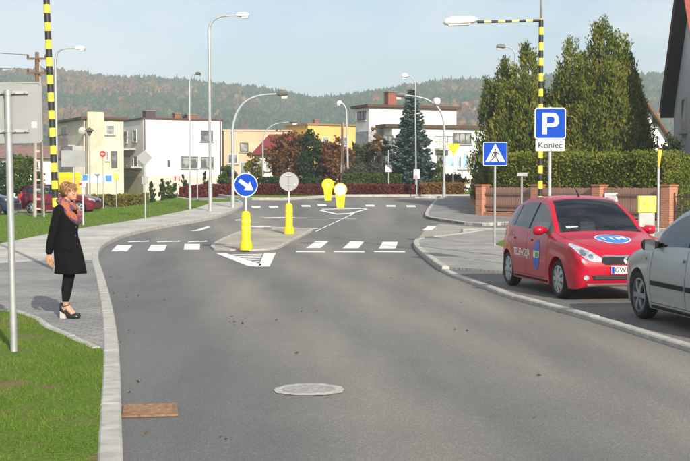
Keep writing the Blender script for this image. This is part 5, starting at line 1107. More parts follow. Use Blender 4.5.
class Car:
    def __init__(c, name, label, p, paint, loc, heading, group=None):
        c.p = p; c.L = p['L']; c.paint = paint; c.o = thing(name, label, 'car', loc, heading, group)   # local +X is the nose
        c.shell()
    def X(c, s): return c.L / 2 - s
    def wz(c, s, z): return interp(c.p['w'], s) - .055 * abs((z - .52) / .42) ** 2.2
    def section(c, s):
        p = c.p; zt = interp(p['top'], s); zb = min(interp(p['belt'], s), zt - .012); bot = interp(p['bot'], s); arch = bot
        for wx in p['axles']:
            d = abs(s - wx)
            if d < p['Ra']: arch = max(arch, p['rw'] + math.sqrt(p['Ra'] ** 2 - d * d))
        inner = max(.05, interp(p['w'], s) - .27); P = [(0, bot + .03), (inner, bot + .03), (inner + .002, max(arch, bot + .031)), (c.wz(s, arch) - .025, max(arch, bot) + .004)]
        z0 = max(arch, bot)
        for k in range(8):
            z = z0 + (zb - z0) * k / 7; y = c.wz(s, z); y -= .014 * math.exp(-((z - (zb - .16)) / .05) ** 2) * p.get('crease', 1); P.append((y, z))
        yb = c.wz(s, zb); cab = sst(.06, .25, zt - zb)
        frac = .62 + .31 * cab; ze = zb + (zt - zb) * frac; ye = yb - (ze - zb) * (p['tumble'] * cab + .9 * (1 - cab)) - .015
        ye = max(ye, .05)
        for f in (.05, .45, .86, .95): P.append((yb + (ye - yb) * (f ** 1.15) , zb + (ze - zb) * f))
        for f in (1, .955, .90, .7, .45, .2, 0): y = ye * f; P.append((y, ze + (zt - ze) * (1 - f ** 2.6)))
        return P
    def shell(c):
        p = c.p; S_ = set(np.round(np.arange(0, c.L + .001, .045), 3)); S_ |= set(p['cuts']); S_ |= {0.0, .012, .03, c.L, c.L - .012, c.L - .03}
        S_ = sorted(s for s in S_ if 0 <= s <= c.L); S2 = [S_[0]]
        for s in S_[1:]:
            if s - S2[-1] > .009: S2.append(s)
            elif s in p['cuts']: S2[-1] = s
        S_ = S2; secs = [c.section(s) for s in S_]; n = len(secs[0]); V = []; 
        for sgn in (1, -1):
            for s, sec in zip(S_, secs): V += [(c.X(s), sgn * y, z) for y, z in sec]
        ns = len(S_); body, ws, side, rear, blk = [], [], [], [], []
        WB = 12                                                # index of first window row point
        for h in (0, 1):
            off = h * ns * n
            for i in range(ns - 1):
                sm = (S_[i] + S_[i + 1]) / 2
                for j in range(n - 1):
                    f = (off + i * n + j, off + i * n + j + 1, off + (i + 1) * n + j + 1, off + (i + 1) * n + j)
                    if h: f = f[::-1]
                    dst = body; top = interp(p['top'], sm) - interp(p['belt'], sm)
                    if WB <= j < WB + 2 and p['win'][0] < sm < p['win'][1] and top > .12:
                        dst = side
                        for a, b in p['pillars']:
                            if a < sm < b: dst = blk
                    if j >= WB + 6 and p['ws'][0] < sm < p['ws'][1]: dst = ws
                    if j >= WB + 6 and p['rg'][0] < sm < p['rg'][1]: dst = rear
                    dst.append(f)
            for e in (0, ns - 1):
                f = tuple(off + e * n + j for j in range(n)); body.append(f)
        def mk(nm, faces, mat, parent, auto=R(38)):
            used = sorted({i for f in faces for i in f}); mp_ = {a: i for i, a in enumerate(used)}
            me = bpy.data.meshes.new(nm); me.from_pydata([V[i] for i in used], [], [tuple(mp_[i] for i in f) for f in faces])
            bm = bmesh.new(); bm.from_mesh(me); bmesh.ops.remove_doubles(bm, verts=bm.verts[:], dist=.0008); bmesh.ops.recalc_face_normals(bm, faces=bm.faces[:])
            for f in bm.faces: f.smooth = True
            for e in bm.edges:
                if len(e.link_faces) == 2 and e.calc_face_angle(0) > auto: e.smooth = False
            bm.to_mesh(me); bm.free(); me.materials.append(mat); return link(bpy.data.objects.new(nm, me), parent)
        c.body = mk('body', body, c.paint, c.o)
        mk('windscreen', ws, CARGLASS, c.o); mk('rear_window', rear, CARGLASS, c.o); 
        for h in (0, 1):
            for a, b in p['pillars']:
                ff = [f for f in blk if (f[0] >= ns * n) == bool(h) and a < c.L / 2 - (V[f[0]][0] + V[f[2]][0]) / 2 < b]
                if ff: mk('window_pillar', ff, BLKP, c.o)
        nf = len(side) // 2
        for h in (0, 1):
            fs = [f for f in side if (f[0] >= ns * n) == bool(h)]
            for a, b in p['panes']:
                ff = [f for f in fs if a < c.L / 2 - (V[f[0]][0] + V[f[2]][0]) / 2 < b]
                if ff: mk('side_window', ff, CARGLASS, c.o)
        bm = bmesh.new(); allf = body + ws + rear + blk + side
        bvv = [bm.verts.new(v) for v in V]
        for f in allf:
            try: bm.faces.new([bvv[i] for i in f])
            except ValueError: pass
        bm.normal_update(); c.bvh = BVHTree.FromBMesh(bm); bm.free()
    def proj(c, a, b, axis, off):
        if axis == 'front': o_, d = Vector((4, a, b)), Vector((-1, 0, 0))
        elif axis == 'rear': o_, d = Vector((-4, a, b)), Vector((1, 0, 0))
        elif axis == 'right': o_, d = Vector((a, -3, b)), Vector((0, 1, 0))      # the car's own right side
        elif axis == 'left': o_, d = Vector((a, 3, b)), Vector((0, -1, 0))
        else: o_, d = Vector((a, b, 4)), Vector((0, 0, -1))
        h = c.bvh.ray_cast(o_, d)
        if h[0] is None: return None
        n = h[1]; n = n if n.dot(d) < 0 else -n
        return h[0] + (n * .6 - d * .4).normalized() * off
    def patch(c, name, polys, axis, mat, off=.004, parent=None, grid=.03, smooth=True):
        bm = bmesh.new()
        for P in polys: 
            if isinstance(P, tuple) and P[0] == 'mesh':
                vs = [bm.verts.new((v[0], v[1], 0)) for v in P[1]]
                for f in P[2]:
                    try: bm.faces.new([vs[i] for i in f])
                    except ValueError: pass
            else: bm.faces.new([bm.verts.new((a, b, 0)) for a, b in P])
        xs = [v.co.x for v in bm.verts]; ys = [v.co.y for v in bm.verts]
        for ax, lo, hi in ((0, min(xs), max(xs)), (1, min(ys), max(ys))):
            q = lo + grid
            while q < hi:
                co = [0, 0, 0]; no = [0, 0, 0]; co[ax] = q; no[ax] = 1; bmesh.ops.bisect_plane(bm, geom=bm.verts[:] + bm.edges[:] + bm.faces[:], plane_co=co, plane_no=no); q += grid
        bmesh.ops.triangulate(bm, faces=bm.faces[:]); dead = []
        for v in bm.verts:
            q = c.proj(v.co.x, v.co.y, axis, off)
            if q is None: dead.append(v)
            else: v.co = q
        if dead: bmesh.ops.delete(bm, geom=dead, context='VERTS')
        bmesh.ops.recalc_face_normals(bm, faces=bm.faces[:])
        me = bpy.data.meshes.new(name); bm.to_mesh(me); bm.free()
        for pl_ in me.polygons: pl_.use_smooth = smooth
        me.materials.append(mat); return link(bpy.data.objects.new(name, me), parent or c.o)
    def seam(c, name, line, axis, w=.007, mat=None, off=.0015, parent=None):
        polys = []
        for (a, b), (d, e) in zip(line[:-1], line[1:]):
            l_ = math.hypot(d - a, e - b); nx, ny = -(e - b) / l_ * w / 2, (d - a) / l_ * w / 2; polys.append([(a + nx, b + ny), (d + nx, e + ny), (d - nx, e - ny), (a - nx, b - ny)])
        return c.patch(name, polys, axis, mat or SEAM, off, parent, .06)
    def wheels(c, rim_r, kind, steer=0.0, rim_mat=None):
        r = c.p['rw']; w = c.p.get('tw', .185); rim_mat = rim_mat or ALLOY
        for wx in c.p['axles']:
            for sg in (1, -1):
                y = sg * (interp(c.p['w'], wx) - .02 - w / 2); wt = bpy.data.objects.new('wheel', None); link(wt, c.o); wt.location = (c.X(wx), y, r); wt.rotation_euler = (0, 0, (steer if wx < c.L / 2 else 0) + (math.pi if sg < 0 else 0)); wt.empty_display_size = .1
                h = w / 2; mb = MB(); mb.lathe([(rim_r - .01, -h + .02), (rim_r + .02, -h + .002), (r - .035, -h), (r - .008, -h + .025), (r, -h * .5), (r, h * .5), (r - .008, h - .025), (r - .035, h), (rim_r + .02, h - .002), (rim_r - .01, h - .02)], 44, 'y'); mb.build('tyre', TYRE, wt, auto=R(30))
                mb = MB(); mb.lathe([(rim_r, h - .012), (rim_r - .018, h - .008), (rim_r - .022, h - .04), (rim_r - .03, -h + .02)], 36, 'y'); 
                n = 8 if kind == 'cap' else 6
                for k in range(n):
                    a = 2 * math.pi * k / n; wd = .032 if kind == 'cap' else .030
                    ca, sa = math.cos(a), math.sin(a); 
                    pts = []
                    for u, yy, ww in ((.03, h - .012, wd * .8), (rim_r * .55, h - .004, wd), (rim_r - .012, h - .016, wd * 1.25)):
                        for v in (-ww, ww): pts.append((u * ca - v * sa, yy, u * sa + v * ca))
                    for u, yy, ww in ((.03, h - .04, wd * .8), (rim_r * .55, h - .035, wd), (rim_r - .012, h - .05, wd * 1.25)):
                        for v in (-ww, ww): pts.append((u * ca - v * sa, yy, u * sa + v * ca))
                    mb.add(pts, [(0, 1, 3, 2), (2, 3, 5, 4), (6, 8, 9, 7), (8, 10, 11, 9), (0, 2, 8, 6), (2, 4, 10, 8), (1, 7, 9, 3), (3, 9, 11, 5), (4, 5, 11, 10)])
                mb.lathe([(0, h + .004), (.045, h + .002), (.062, h - .012)], 20, 'y'); mb.build('rim', rim_mat, wt, auto=R(35))
                mb = MB(); mb.lathe([(0, h - .055), (rim_r - .02, h - .055)], 28, 'y'); mb.build('brake_disc', M('dark brake disc', (.05, .05, .05), .6), wt)  # dark disc filling the rim behind the spokes
    def mirror(c, s, z, sg, mat, mw=.20):
        yb = c.wz(s, z) - .01; x = c.X(s); mb = MB(); secs = []
        for u, hh, dd in ((0, .045, .035), (.05, .05, .05), (.075, .072, .085), (.12, .080, .10), (mw, .074, .08), (mw + .02, .045, .05)):
            secs.append([(x + dd * (.9 if math.cos(a) > 0 else .25) * math.cos(a), sg * (yb + u), z + .03 + hh * .9 * math.sin(a)) for a in [2 * math.pi * k / 14 for k in range(14)]])
        V = [q for r_ in secs for q in r_]; n = 14; m_ = mb.add(V, [(i * n + k, i * n + (k + 1) % n, (i + 1) * n + (k + 1) % n, (i + 1) * n + k) for i in range(len(secs) - 1) for k in range(n)] + [tuple(range(n)), tuple((len(secs) - 1) * n + k for k in range(n))]).build('door_mirror', mat, c.o, True)
        mb = MB(); mb.add([(x - .028, sg * (yb + .075), z - .04), (x - .028, sg * (yb + mw), z - .035), (x - .028, sg * (yb + mw), z + .095), (x - .028, sg * (yb + .075), z + .10)], [(0, 1, 2, 3)]); mb.build('mirror_glass', CHROME, m_)
    def cabin(c, sdash, sfront, srear, zseat=.5):
        mb = MB(); wi = interp(c.p['w'], sfront) - .16; mb.box(c.X(srear + .75), c.X(sdash), -wi, wi, .30, .34); mb.build('cabin_floor', INTER, c.o)
        zc = interp(c.p['belt'], sdash) - .05; mb = MB(); mb.prism([(c.X(sdash - .35), zc - .02), (c.X(sdash + .1), zc + .03), (c.X(sdash + .25), zc - .03), (c.X(sdash + .22), zc - .35), (c.X(sdash - .1), zc - .4)], -wi * .96, wi * .96); mb.build('dashboard', INTER, c.o)
        for y in (-.37, .37):
            for s, nm in ((sfront, 'front_seat'), (srear, 'rear_seat')):
                x = c.X(s); mb = MB(); mb.box(x - .22, x + .27, y - .24, y + .24, zseat - .14, zseat, .05)
                mb.add([(x - .20 - a * .18, y + b * (.23 - .03 * a), zseat - .02 + a * .58) for a in (0, 1) for b in (-1, 1)] + [(x - .31 - a * .16, y + b * (.23 - .03 * a), zseat - .02 + a * .58) for a in (0, 1) for b in (-1, 1)], [(0, 1, 3, 2), (4, 6, 7, 5), (0, 2, 6, 4), (1, 5, 7, 3), (2, 3, 7, 6)])
                mb.box(x - .51, x - .42, y - .12, y + .12, zseat + .60, zseat + .78, .03); mb.build(nm, SEATM, c.o, auto=R(50))
        mb = MB(); x = c.X(sdash + .42); pts = [(x - .1 * math.sin(a) * .5, .37 + .18 * math.cos(a), zc + .02 + .17 * math.sin(a)) for a in [2 * math.pi * k / 20 for k in range(21)]]; mb.tube(pts, .016, 6); mb.build('steering_wheel', BLKP, c.o, True)
        mb = MB(); s = c.p['ws'][1] + .05; z = interp(c.p['top'], s) - .12; mb.box(c.X(s) - .02, c.X(s) + .02, -.12, .12, z - .04, z + .03, .012); mb.build('inside_mirror', BLKP, c.o)
IND = dict(L=3.72, axles=(.72, 3.10), rw=.285, Ra=.335, tumble=.44, tw=.18,
    top=[(0, .50), (.012, .57), (.05, .66), (.12, .73), (.25, .795), (.50, .87), (.80, .925), (.98, .965), (1.10, 1.03), (1.40, 1.235), (1.72, 1.425), (1.86, 1.475), (2.15, 1.512), (2.5, 1.505), (2.8, 1.465), (3.05, 1.40), (3.25, 1.315), (3.45, 1.17), (3.60, 1.03), (3.67, .92), (3.71, .75), (3.72, .52)],
    belt=[(0, .485), (.012, .545), (.05, .635), (.12, .70), (.25, .76), (.5, .825), (.8, .862), (1.0, .90), (1.5, .935), (2.4, .97), (3.0, 1.0), (3.3, 1.02), (3.55, .96), (3.67, .84), (3.71, .66), (3.72, .5)],
    w=[(0, .60), (.012, .665), (.05, .725), (.12, .765), (.25, .795), (.45, .815), (.75, .828), (1.2, .835), (2.5, .84), (3.0, .83), (3.3, .80), (3.55, .74), (3.68, .67), (3.71, .6), (3.72, .52)],
    bot=[(0, .31), (.012, .25), (.05, .20), (.15, .175), (.4, .17), (3.2, .185), (3.5, .22), (3.68, .28), (3.72, .38)],
    win=(1.12, 3.22), ws=(1.02, 1.80), rg=(3.10, 3.52), pillars=[(2.06, 2.14), (2.86, 2.90)], panes=[(1.1, 2.06), (2.14, 2.86), (2.9, 3.5)], cuts=[1.02, 1.80, 2.06, 2.14, 2.86, 2.90, 3.10, 3.52, 3.22, 1.12])
# --- red hatchback: placed by its front right wheel and its line along the bay
fw = np.array(G(557, 298.2, .055)); rw = np.array(G(513.5, 287.0, .055)); hd = fw - rw; hd /= np.linalg.norm(hd); head = math.atan2(hd[1], hd[0])
# local: wheel outer face at y=-w
wy = -(interp(IND['w'], .72) - .02); lx = IND['L'] / 2 - .72
nrm = np.array((-hd[1], hd[0])); mid = (fw - hd * lx) - nrm * wy
RP = paint_car('red car paint', (.42, .003, .024))
c = Car('hatchback', 'red hatchback with blue oval on bonnet and lettering on door', IND, RP, (mid[0], mid[1], .057), head)
c.wheels(.205, 'cap', 0.03); c.cabin(1.15, 1.95, 2.75, .52)
for sg in (1, -1): c.mirror(1.30, .955, sg, RP)
X = c.X
for sd_, nm in (('right', 1), ('left', -1)):
    c.seam('door_gap', [(X(1.16), .90), (X(1.13), .70), (X(1.13), .42), (X(1.16), .27)], sd_); c.seam('door_gap', [(X(2.10), .93), (X(2.10), .27)], sd_); c.seam('door_gap', [(X(2.92), .97), (X(2.86), .72), (X(2.72), .52), (X(2.70), .27)], sd_); c.seam('door_gap', [(X(1.15), .265), (X(2.71), .265)], sd_)
    for s in (1.95, 2.78):
        h = c.patch('door_handle', [[(X(s + .09), .80), (X(s - .09), .80), (X(s - .09), .835), (X(s + .09), .835)]], sd_, RP, .02); 
    c.patch('sill_moulding', [[(X(1.12), .20), (X(2.70), .20), (X(2.70), .235), (X(1.12), .235)]], sd_, BLKP, .006)
    sn = 1 if sd_ == 'right' else -1
    # lettering reads left to right from outside: on the right side the nose is to the reader's right
    V_, F_ = text_mesh('TELEWIZJA', .165, .002); c.patch('door_lettering', [('mesh', [(X(2.28) + sn * v[0] * .98, .60 + v[1]) for v in V_], F_)], sd_, WHT, .004, grid=.06)
    ov = [(X(1.58) + .15 * math.cos(a), .60 + .235 * math.sin(a)) for a in [2 * math.pi * k / 28 for k in range(28)]]; od = c.patch('door_emblem', [ov], sd_, M('emblem blue', (.01, .10, .45), .4, .05), .0035)
    c.patch('emblem_band', [[(X(1.58) - .13, .55), (X(1.58) + .13, .55), (X(1.58) + .135, .655), (X(1.58) - .135, .655)]], sd_, M('emblem pale band', (.60, .66, .45), .4, .1), .0048, od)
    c.patch('emblem_green', [[(X(1.58) - .03, .565), (X(1.58) + .085, .565), (X(1.58) + .09, .64), (X(1.58) - .03, .64)]], sd_, M('emblem green', (.08, .32, .05), .4, .1), .006, od)
# front
for sg in (1, -1):
    hl_ = [(sg * .40, .575), (sg * .52, .575), (sg * .64, .62), (sg * .73, .70), (sg * .775, .80), (sg * .745, .835), (sg * .66, .80), (sg * .52, .715), (sg * .39, .625)]
    h = c.patch('headlight', [hl_], 'front', LAMPG, .007, grid=.025)
    for cy_, cz_, rr in ((.55, .645, .038), (.655, .70, .045)): c.patch('reflector', [[(sg * cy_ + rr * math.cos(a), cz_ + rr * math.sin(a)) for a in [2 * math.pi * k / 16 for k in range(16)]]], 'front', CHROME, .0095, h)
    f = c.patch('fog_lamp', [[(sg * .63 + .038 * math.cos(a), .35 + .038 * math.sin(a)) for a in [2 * math.pi * k / 18 for k in range(18)]]], 'front', LAMPG, .014)
    c.patch('wiper', [[(c.X(1.0), sg * .1), (c.X(1.0), sg * .1 + .02), (c.X(1.05), sg * .1 + .55), (c.X(1.045), sg * .1 + .56)]], 'top', BLKP, .012)
g = c.patch('grille', [[(-.40, .575), (-.34, .535), (.34, .535), (.40, .575), (.37, .635), (-.37, .635)]], 'front', BLKP, .006)
c.patch('grille_trim', [[(-.40, .637), (-.37, .637), (.37, .637), (.40, .637), (.385, .662), (-.385, .662)]], 'front', CHROME, .010, g)
c.patch('badge', [[(.065 * math.cos(a), .59 + .05 * math.sin(a)) for a in [2 * math.pi * k / 20 for k in range(20)]]], 'front', CHROME, .014, g)
c.patch('badge_stem', [[(-.008, .555), (.008, .555), (.012, .60), (-.012, .60)], [(-.035, .60), (.035, .60), (.030, .613), (-.03, .613)]], 'front', BLKP, .017, g)
c.patch('lower_intake', [[(-.52, .315), (.52, .315), (.55, .385), (-.55, .385)]], 'front', BLKP, .007); c.patch('bumper_lip', [[(-.60, .225), (.60, .225), (.62, .265), (-.62, .265)]], 'front', M('grey lip', (.30, .28, .26), .6), .006)
for z in (.338, .362): c.patch('intake_slat', [[(-.50, z - .004), (.50, z - .004), (.50, z + .004), (-.50, z + .004)]], 'front', M('dark grey plastic', (.06, .06, .06), .6), .011)
x0 = c.proj(0, .455, 'front', 0).x + .012
npl = MB().box(x0, x0 + .008, -.26, .26, .405, .515, .003).build('number_plate', WHT, c.o)
MB().box(x0 + .0085, x0 + .0095, -.255, -.215, .41, .51).build('country_band', BLUE, npl)
V_, F_ = text_mesh('GWE', .105, .002); MB().add([(x0 + .0095, -.10 + v[0] * .95, .46 + v[1]) for v in V_], F_).build('plate_lettering', BLK, npl)
# bonnet oval
ov = [(X(.58) + .235 * math.cos(a), .25 * math.sin(a)) for a in [2 * math.pi * k / 36 for k in range(36)]]; ow = [(X(.58) + .255 * math.cos(a), .27 * math.sin(a)) for a in [2 * math.pi * k / 36 for k in range(36)]]
bo = c.patch('bonnet_emblem', [ow], 'top', WHT, .003); c.patch('emblem_field', [ov], 'top', M('emblem bright blue', (.02, .20, .62), .4, .05), .0042, bo)
V_, F_ = text_mesh('TTM', .26, .010); c.patch('emblem_lettering', [('mesh', [(X(.58) - v[1], v[0] * .82) for v in V_], F_)], 'top', WHT, .0056, bo, grid=.06)
c.seam('bonnet_gap', [(X(.14), -.36), (X(.30), -.56), (X(.6), -.66), (X(.98), -.72)], 'top'); c.seam('bonnet_gap', [(X(.14), .36), (X(.30), .56), (X(.6), .66), (X(.98), .72)], 'top')
mb = MB(); xa = X(1.95); za_ = interp(IND['top'], 1.95); mb.tube([(xa, 0, za_ - .01), (xa - .04, 0, za_ + .035), (xa - .3, 0, za_ + .22)], [.02, .012, .003], 8); mb.build('aerial', BLKP, c.o, True)
for sg in (1, -1): c.patch('tail_light', [[(sg * .58, .78), (sg * .66, .80), (sg * .64, 1.05), (sg * .56, 1.05)]], 'rear', RED, .006)
c.patch('sticker', [[(X(1.10), -.52), (X(1.10), -.45), (X(1.15), -.45), (X(1.15), -.52)], [(X(1.115), -.44), (X(1.115), -.33), (X(1.14), -.33), (X(1.14), -.44)]], 'top', M('sticker print', (.55, .68, .60), .5), .004)
# --- silver hatchback, nose away from us
FAB = dict(L=3.97, axles=(.74, 3.20), rw=.30, Ra=.35, tumble=.34, tw=.19,
    top=[(0, .5), (.012, .58), (.05, .68), (.15, .76), (.35, .835), (.65, .905), (1.0, .97), (1.12, 1.03), (1.45, 1.24), (1.80, 1.40), (1.98, 1.44), (2.3, 1.465), (2.8, 1.46), (3.3, 1.42), (3.55, 1.36), (3.82, 1.05), (3.90, .92), (3.955, .75), (3.97, .55)],
    belt=[(0, .48), (.012, .55), (.05, .63), (.15, .70), (.35, .765), (.65, .83), (1.0, .885), (1.6, .92), (2.6, .95), (3.4, .99), (3.7, 1.0), (3.85, .93), (3.955, .70), (3.97, .52)],
    w=[(0, .52), (.012, .60), (.05, .67), (.15, .73), (.35, .785), (.6, .81), (1.0, .825), (2.8, .825), (3.3, .81), (3.6, .77), (3.85, .70), (3.955, .62), (3.97, .55)],
    bot=[(0, .34), (.012, .28), (.05, .22), (.15, .19), (.4, .175), (3.4, .175), (3.7, .22), (3.93, .28), (3.97, .36)],
    win=(1.16, 3.50), ws=(1.06, 1.90), rg=(3.55, 3.82), pillars=[(2.22, 2.30), (3.0, 3.05)], panes=[(1.1, 2.22), (2.3, 3.0), (3.05, 3.6)], cuts=[1.06, 1.90, 2.22, 2.30, 3.0, 3.05, 3.5, 3.55, 3.82, 1.16])
SP = paint_car('silver car paint', (.36, .38, .40), .34, .5)
wp = np.array(G(637.8, 318.6, .055)); hd2 = -hd; hd2 = np.array((hd2[0] * math.cos(R(-3)) - hd2[1] * math.sin(R(-3)), hd2[0] * math.sin(R(-3)) + hd2[1] * math.cos(R(-3)))); head2 = math.atan2(hd2[1], hd2[0]); nr2 = np.array((-hd2[1], hd2[0])); wy2 = (interp(FAB['w'], .74) - .02); mid2 = wp - hd2 * (FAB['L'] / 2 - .74) - nr2 * wy2
c = Car('hatchback', 'silver grey hatchback with black mirror cut by the right edge', FAB, SP, (mid2[0], mid2[1], .057), head2)
c.wheels(.215, 'alloy', 0.0, M('dark alloy', (.28, .28, .29), .4, .1, 8, metal=.5)); c.cabin(1.2, 2.05, 2.95, .5); X = c.X
for sg in (1, -1): c.mirror(1.36, .93, sg, BLKP)
for sd_ in ('right', 'left'):
    c.seam('door_gap', [(X(1.22), .89), (X(1.19), .7), (X(1.19), .4), (X(1.22), .26)], sd_); c.seam('door_gap', [(X(2.26), .93), (X(2.26), .26)], sd_); c.seam('door_gap', [(X(3.05), .96), (X(3.0), .72), (X(2.86), .52), (X(2.84), .26)], sd_); c.seam('door_gap', [(X(1.21), .255), (X(2.85), .255)], sd_)
    c.patch('side_moulding', [[(X(1.24), .465), (X(2.22), .465), (X(2.22), .52), (X(1.24), .52)], [(X(2.30), .465), (X(2.84), .465), (X(2.90), .52), (X(2.30), .52)]], sd_, BLKP, .014)
    for s in (2.1, 2.92): c.patch('door_handle', [[(X(s + .09), .79), (X(s - .09), .79), (X(s - .09), .825), (X(s + .09), .825)]], sd_, SP, .022)
    c.patch('side_indicator', [[(X(1.02), .76), (X(.95), .76), (X(.96), .785), (X(1.02), .785)]], sd_, M('indicator orange', (.75, .35, .06), .3), .008)
    c.patch('sill_moulding', [[(X(1.20), .185), (X(2.85), .185), (X(2.85), .225), (X(1.20), .225)]], sd_, BLKP, .006)
for sg in (1, -1):
    c.patch('headlight', [[(sg * .42, .60), (sg * .60, .62), (sg * .74, .70), (sg * .76, .775), (sg * .66, .77), (sg * .45, .70)]], 'front', LAMPG, .007)
    c.patch('tail_light', [[(sg * .58, .72), (sg * .66, .74), (sg * .66, 1.0), (sg * .58, 1.0)]], 'rear', RED, .006)
c.patch('grille', [[(-.34, .56), (.34, .56), (.38, .65), (-.38, .65)]], 'front', BLKP, .007); c.patch('lower_intake', [[(-.5, .32), (.5, .32), (.52, .40), (-.52, .40)]], 'front', BLKP, .007)
c.patch('number_plate', [[(-.26, .62), (.26, .62), (.26, .73), (-.26, .73)]], 'rear', WHT, .012)
# --- far parked cars on the left
def far_car(label, px, py, paint, head, scale=1.0, Y=None):
    x, Y, e = base_h(px, py, .11); q = Car('hatchback', label, FAB, paint, (x, Y, e + .002), head, 'cars parked behind the left lawn'); q.o.scale = (scale,) * 3
    q.wheels(.215, 'alloy'); q.cabin(1.2, 2.05, 2.95, .5)
    for sg in (1, -1):
        q.mirror(1.36, .93, sg, paint); q.patch('headlight', [[(sg * .42, .60), (sg * .60, .62), (sg * .74, .70), (sg * .76, .775), (sg * .66, .77), (sg * .45, .70)]], 'front', LAMPG, .007); q.patch('tail_light', [[(sg * .58, .72), (sg * .70, .74), (sg * .70, 1.0), (sg * .58, 1.0)]], 'rear', RED, .006)
    for sd_ in ('right', 'left'): q.patch('side_moulding', [[(q.X(1.24), .465), (q.X(2.84), .465), (q.X(2.84), .52), (q.X(1.24), .52)]], sd_, BLKP, .014)
    q.patch('grille', [[(-.34, .56), (.34, .56), (.38, .65), (-.38, .65)]], 'front', BLKP, .007)
    return q
MAR = paint_car('maroon car paint', (.13, .006, .02)); NAV = paint_car('navy car paint', (.012, .018, .05))
far_car('maroon hatchback parked behind the lattice pole and the woman', 60, 213.2, MAR, R(-6), 1.0)
far_car('dark navy car at the far left edge, mostly cut off', -22, 214.5, NAV, R(-8), 1.0)
o = sheet('lay_by', [(gp(-80, 62) , 60), (gp(108, 64), 61.5), (gp(104, 70), 68), (gp(-80, 68), 68)], .116, DUSTY, step=2); o['label'] = 'grey lay-by strip the far cars stand on'
# ================================================================== the woman on the footway
def capsule_mesh(chains, voxel, smooth_it=4, ell=()):
    bm = bmesh.new()
    for ch in chains:
        for (p, r), (q, s) in zip(ch[:-1], ch[1:]):
            p = Vector(p); q = Vector(q); d = q - p; n = max(2, int(d.length / (min(r, s) * .5)) + 1)
            for i in range(n + 1):
                t = i / n; m_ = Matrix.Translation(p + d * t); bmesh.ops.create_icosphere(bm, subdivisions=2, radius=r + (s - r) * t, matrix=m_)
    for c_, rad in ell:
        bmesh.ops.create_icosphere(bm, subdivisions=3, radius=1, matrix=Matrix.Translation(c_) @ Matrix.Diagonal((*rad, 1)))
    me = bpy.data.meshes.new('tmp'); bm.to_mesh(me); bm.free(); o = bpy.data.objects.new('tmp', me); COL.objects.link(o)
    r = o.modifiers.new('r', 'REMESH'); r.mode = 'VOXEL'; r.voxel_size = voxel; r.use_smooth_shade = True
    if smooth_it: k = o.modifiers.new('s', 'SMOOTH'); k.factor = .5; k.iterations = smooth_it
    bpy.context.view_layer.update(); dg = bpy.context.evaluated_depsgraph_get(); out_ = bpy.data.meshes.new_from_object(o.evaluated_get(dg))
    bpy.data.objects.remove(o); bpy.data.meshes.remove(me)
    for p in out_.polygons: p.use_smooth = True
    return out_
def mesh_obj(name, me, mat, parent): me.materials.clear(); me.materials.append(mat); me.name = name; return link(bpy.data.objects.new(name, me), parent)
def loft(rings, n=40, mod=None):
    """rings: (cx, cy, z, rx, ry); mod(angle, z) scales the radius (folds)"""
    V = []
    for i, (cx, cy, z, rx, ry) in enumerate(rings):
        for k in range(n):
            a = 2 * math.pi * k / n; f = mod(a, z) if mod else 1; V.append((cx + rx * f * math.cos(a), cy + ry * f * math.sin(a), z))
    return V, [(i * n + k, i * n + (k + 1) % n, (i + 1) * n + (k + 1) % n, (i + 1) * n + k) for i in range(len(rings) - 1) for k in range(n)]
SKIN = M('skin', (.50, .26, .17), .5, .08, 20); COATM = M('black wool coat', (.0075, .0072, .0075), .95, .25, 60, .5, 260, spec=.12); TROU = M('black leggings', (.006, .006, .007), .85, .15, 60, spec=.15); SHOE = M('black patent shoe', (.012, .012, .013), .25, .1); WEDGE = M('pale wedge heel', (.46, .43, .39), .8, .1)
HAIRM = M('auburn hair', (.31, .17, .07), .5, .3, 40, .5, 120, stretch=(1, 1, .3))
def scarf_mat():
    m, t, p = nodes('patterned scarf'); N = t.nodes; K = t.links.new; c = N.new('ShaderNodeTexCoord'); v = N.new('ShaderNodeTexVoronoi'); v.inputs['Scale'].default_value = 26; K(c.outputs['Object'], v.inputs['Vector'])
    n = N.new('ShaderNodeTexNoise'); n.inputs['Scale'].default_value = 9; K(c.outputs['Object'], n.inputs['Vector'])
    r = N.new('ShaderNodeValToRGB'); e = r.color_ramp.elements; e[0].position = .50; e[0].color = (.075, .045, .11, 1); e[1].position = .72; e[1].color = (.36, .105, .04, 1); q = e.new(.57); q.color = (.24, .06, .06, 1); q = e.new(.62); q.color = (.30, .13, .09, 1)
    a = N.new('ShaderNodeMath'); a.operation = 'MULTIPLY_ADD'; a.inputs[1].default_value = .16; K(v.outputs['Distance'], a.inputs[0])
    s_ = N.new('ShaderNodeSeparateXYZ'); K(v.outputs['Color'], s_.inputs[0]); b = N.new('ShaderNodeMath'); b.operation = 'MULTIPLY_ADD'; b.inputs[1].default_value = .22; b.inputs[2].default_value = -.1; K(s_.outputs[0], b.inputs[0]); d = N.new('ShaderNodeMath'); d.operation = 'ADD'; K(b.outputs[0], d.inputs[0]); K(n.outputs[0], d.inputs[1])
    K(d.outputs[0], a.inputs[2]); K(a.outputs[0], r.inputs[0]); K(r.outputs[0], p.inputs['Base Color']); p.inputs['Roughness'].default_value = .9; return m
x, Y, e = base_h(68.5, 318.3, .1); w = thing('person', 'woman in black coat and patterned scarf waiting at the kerb, facing right', 'person', (x, Y, e), R(-8))
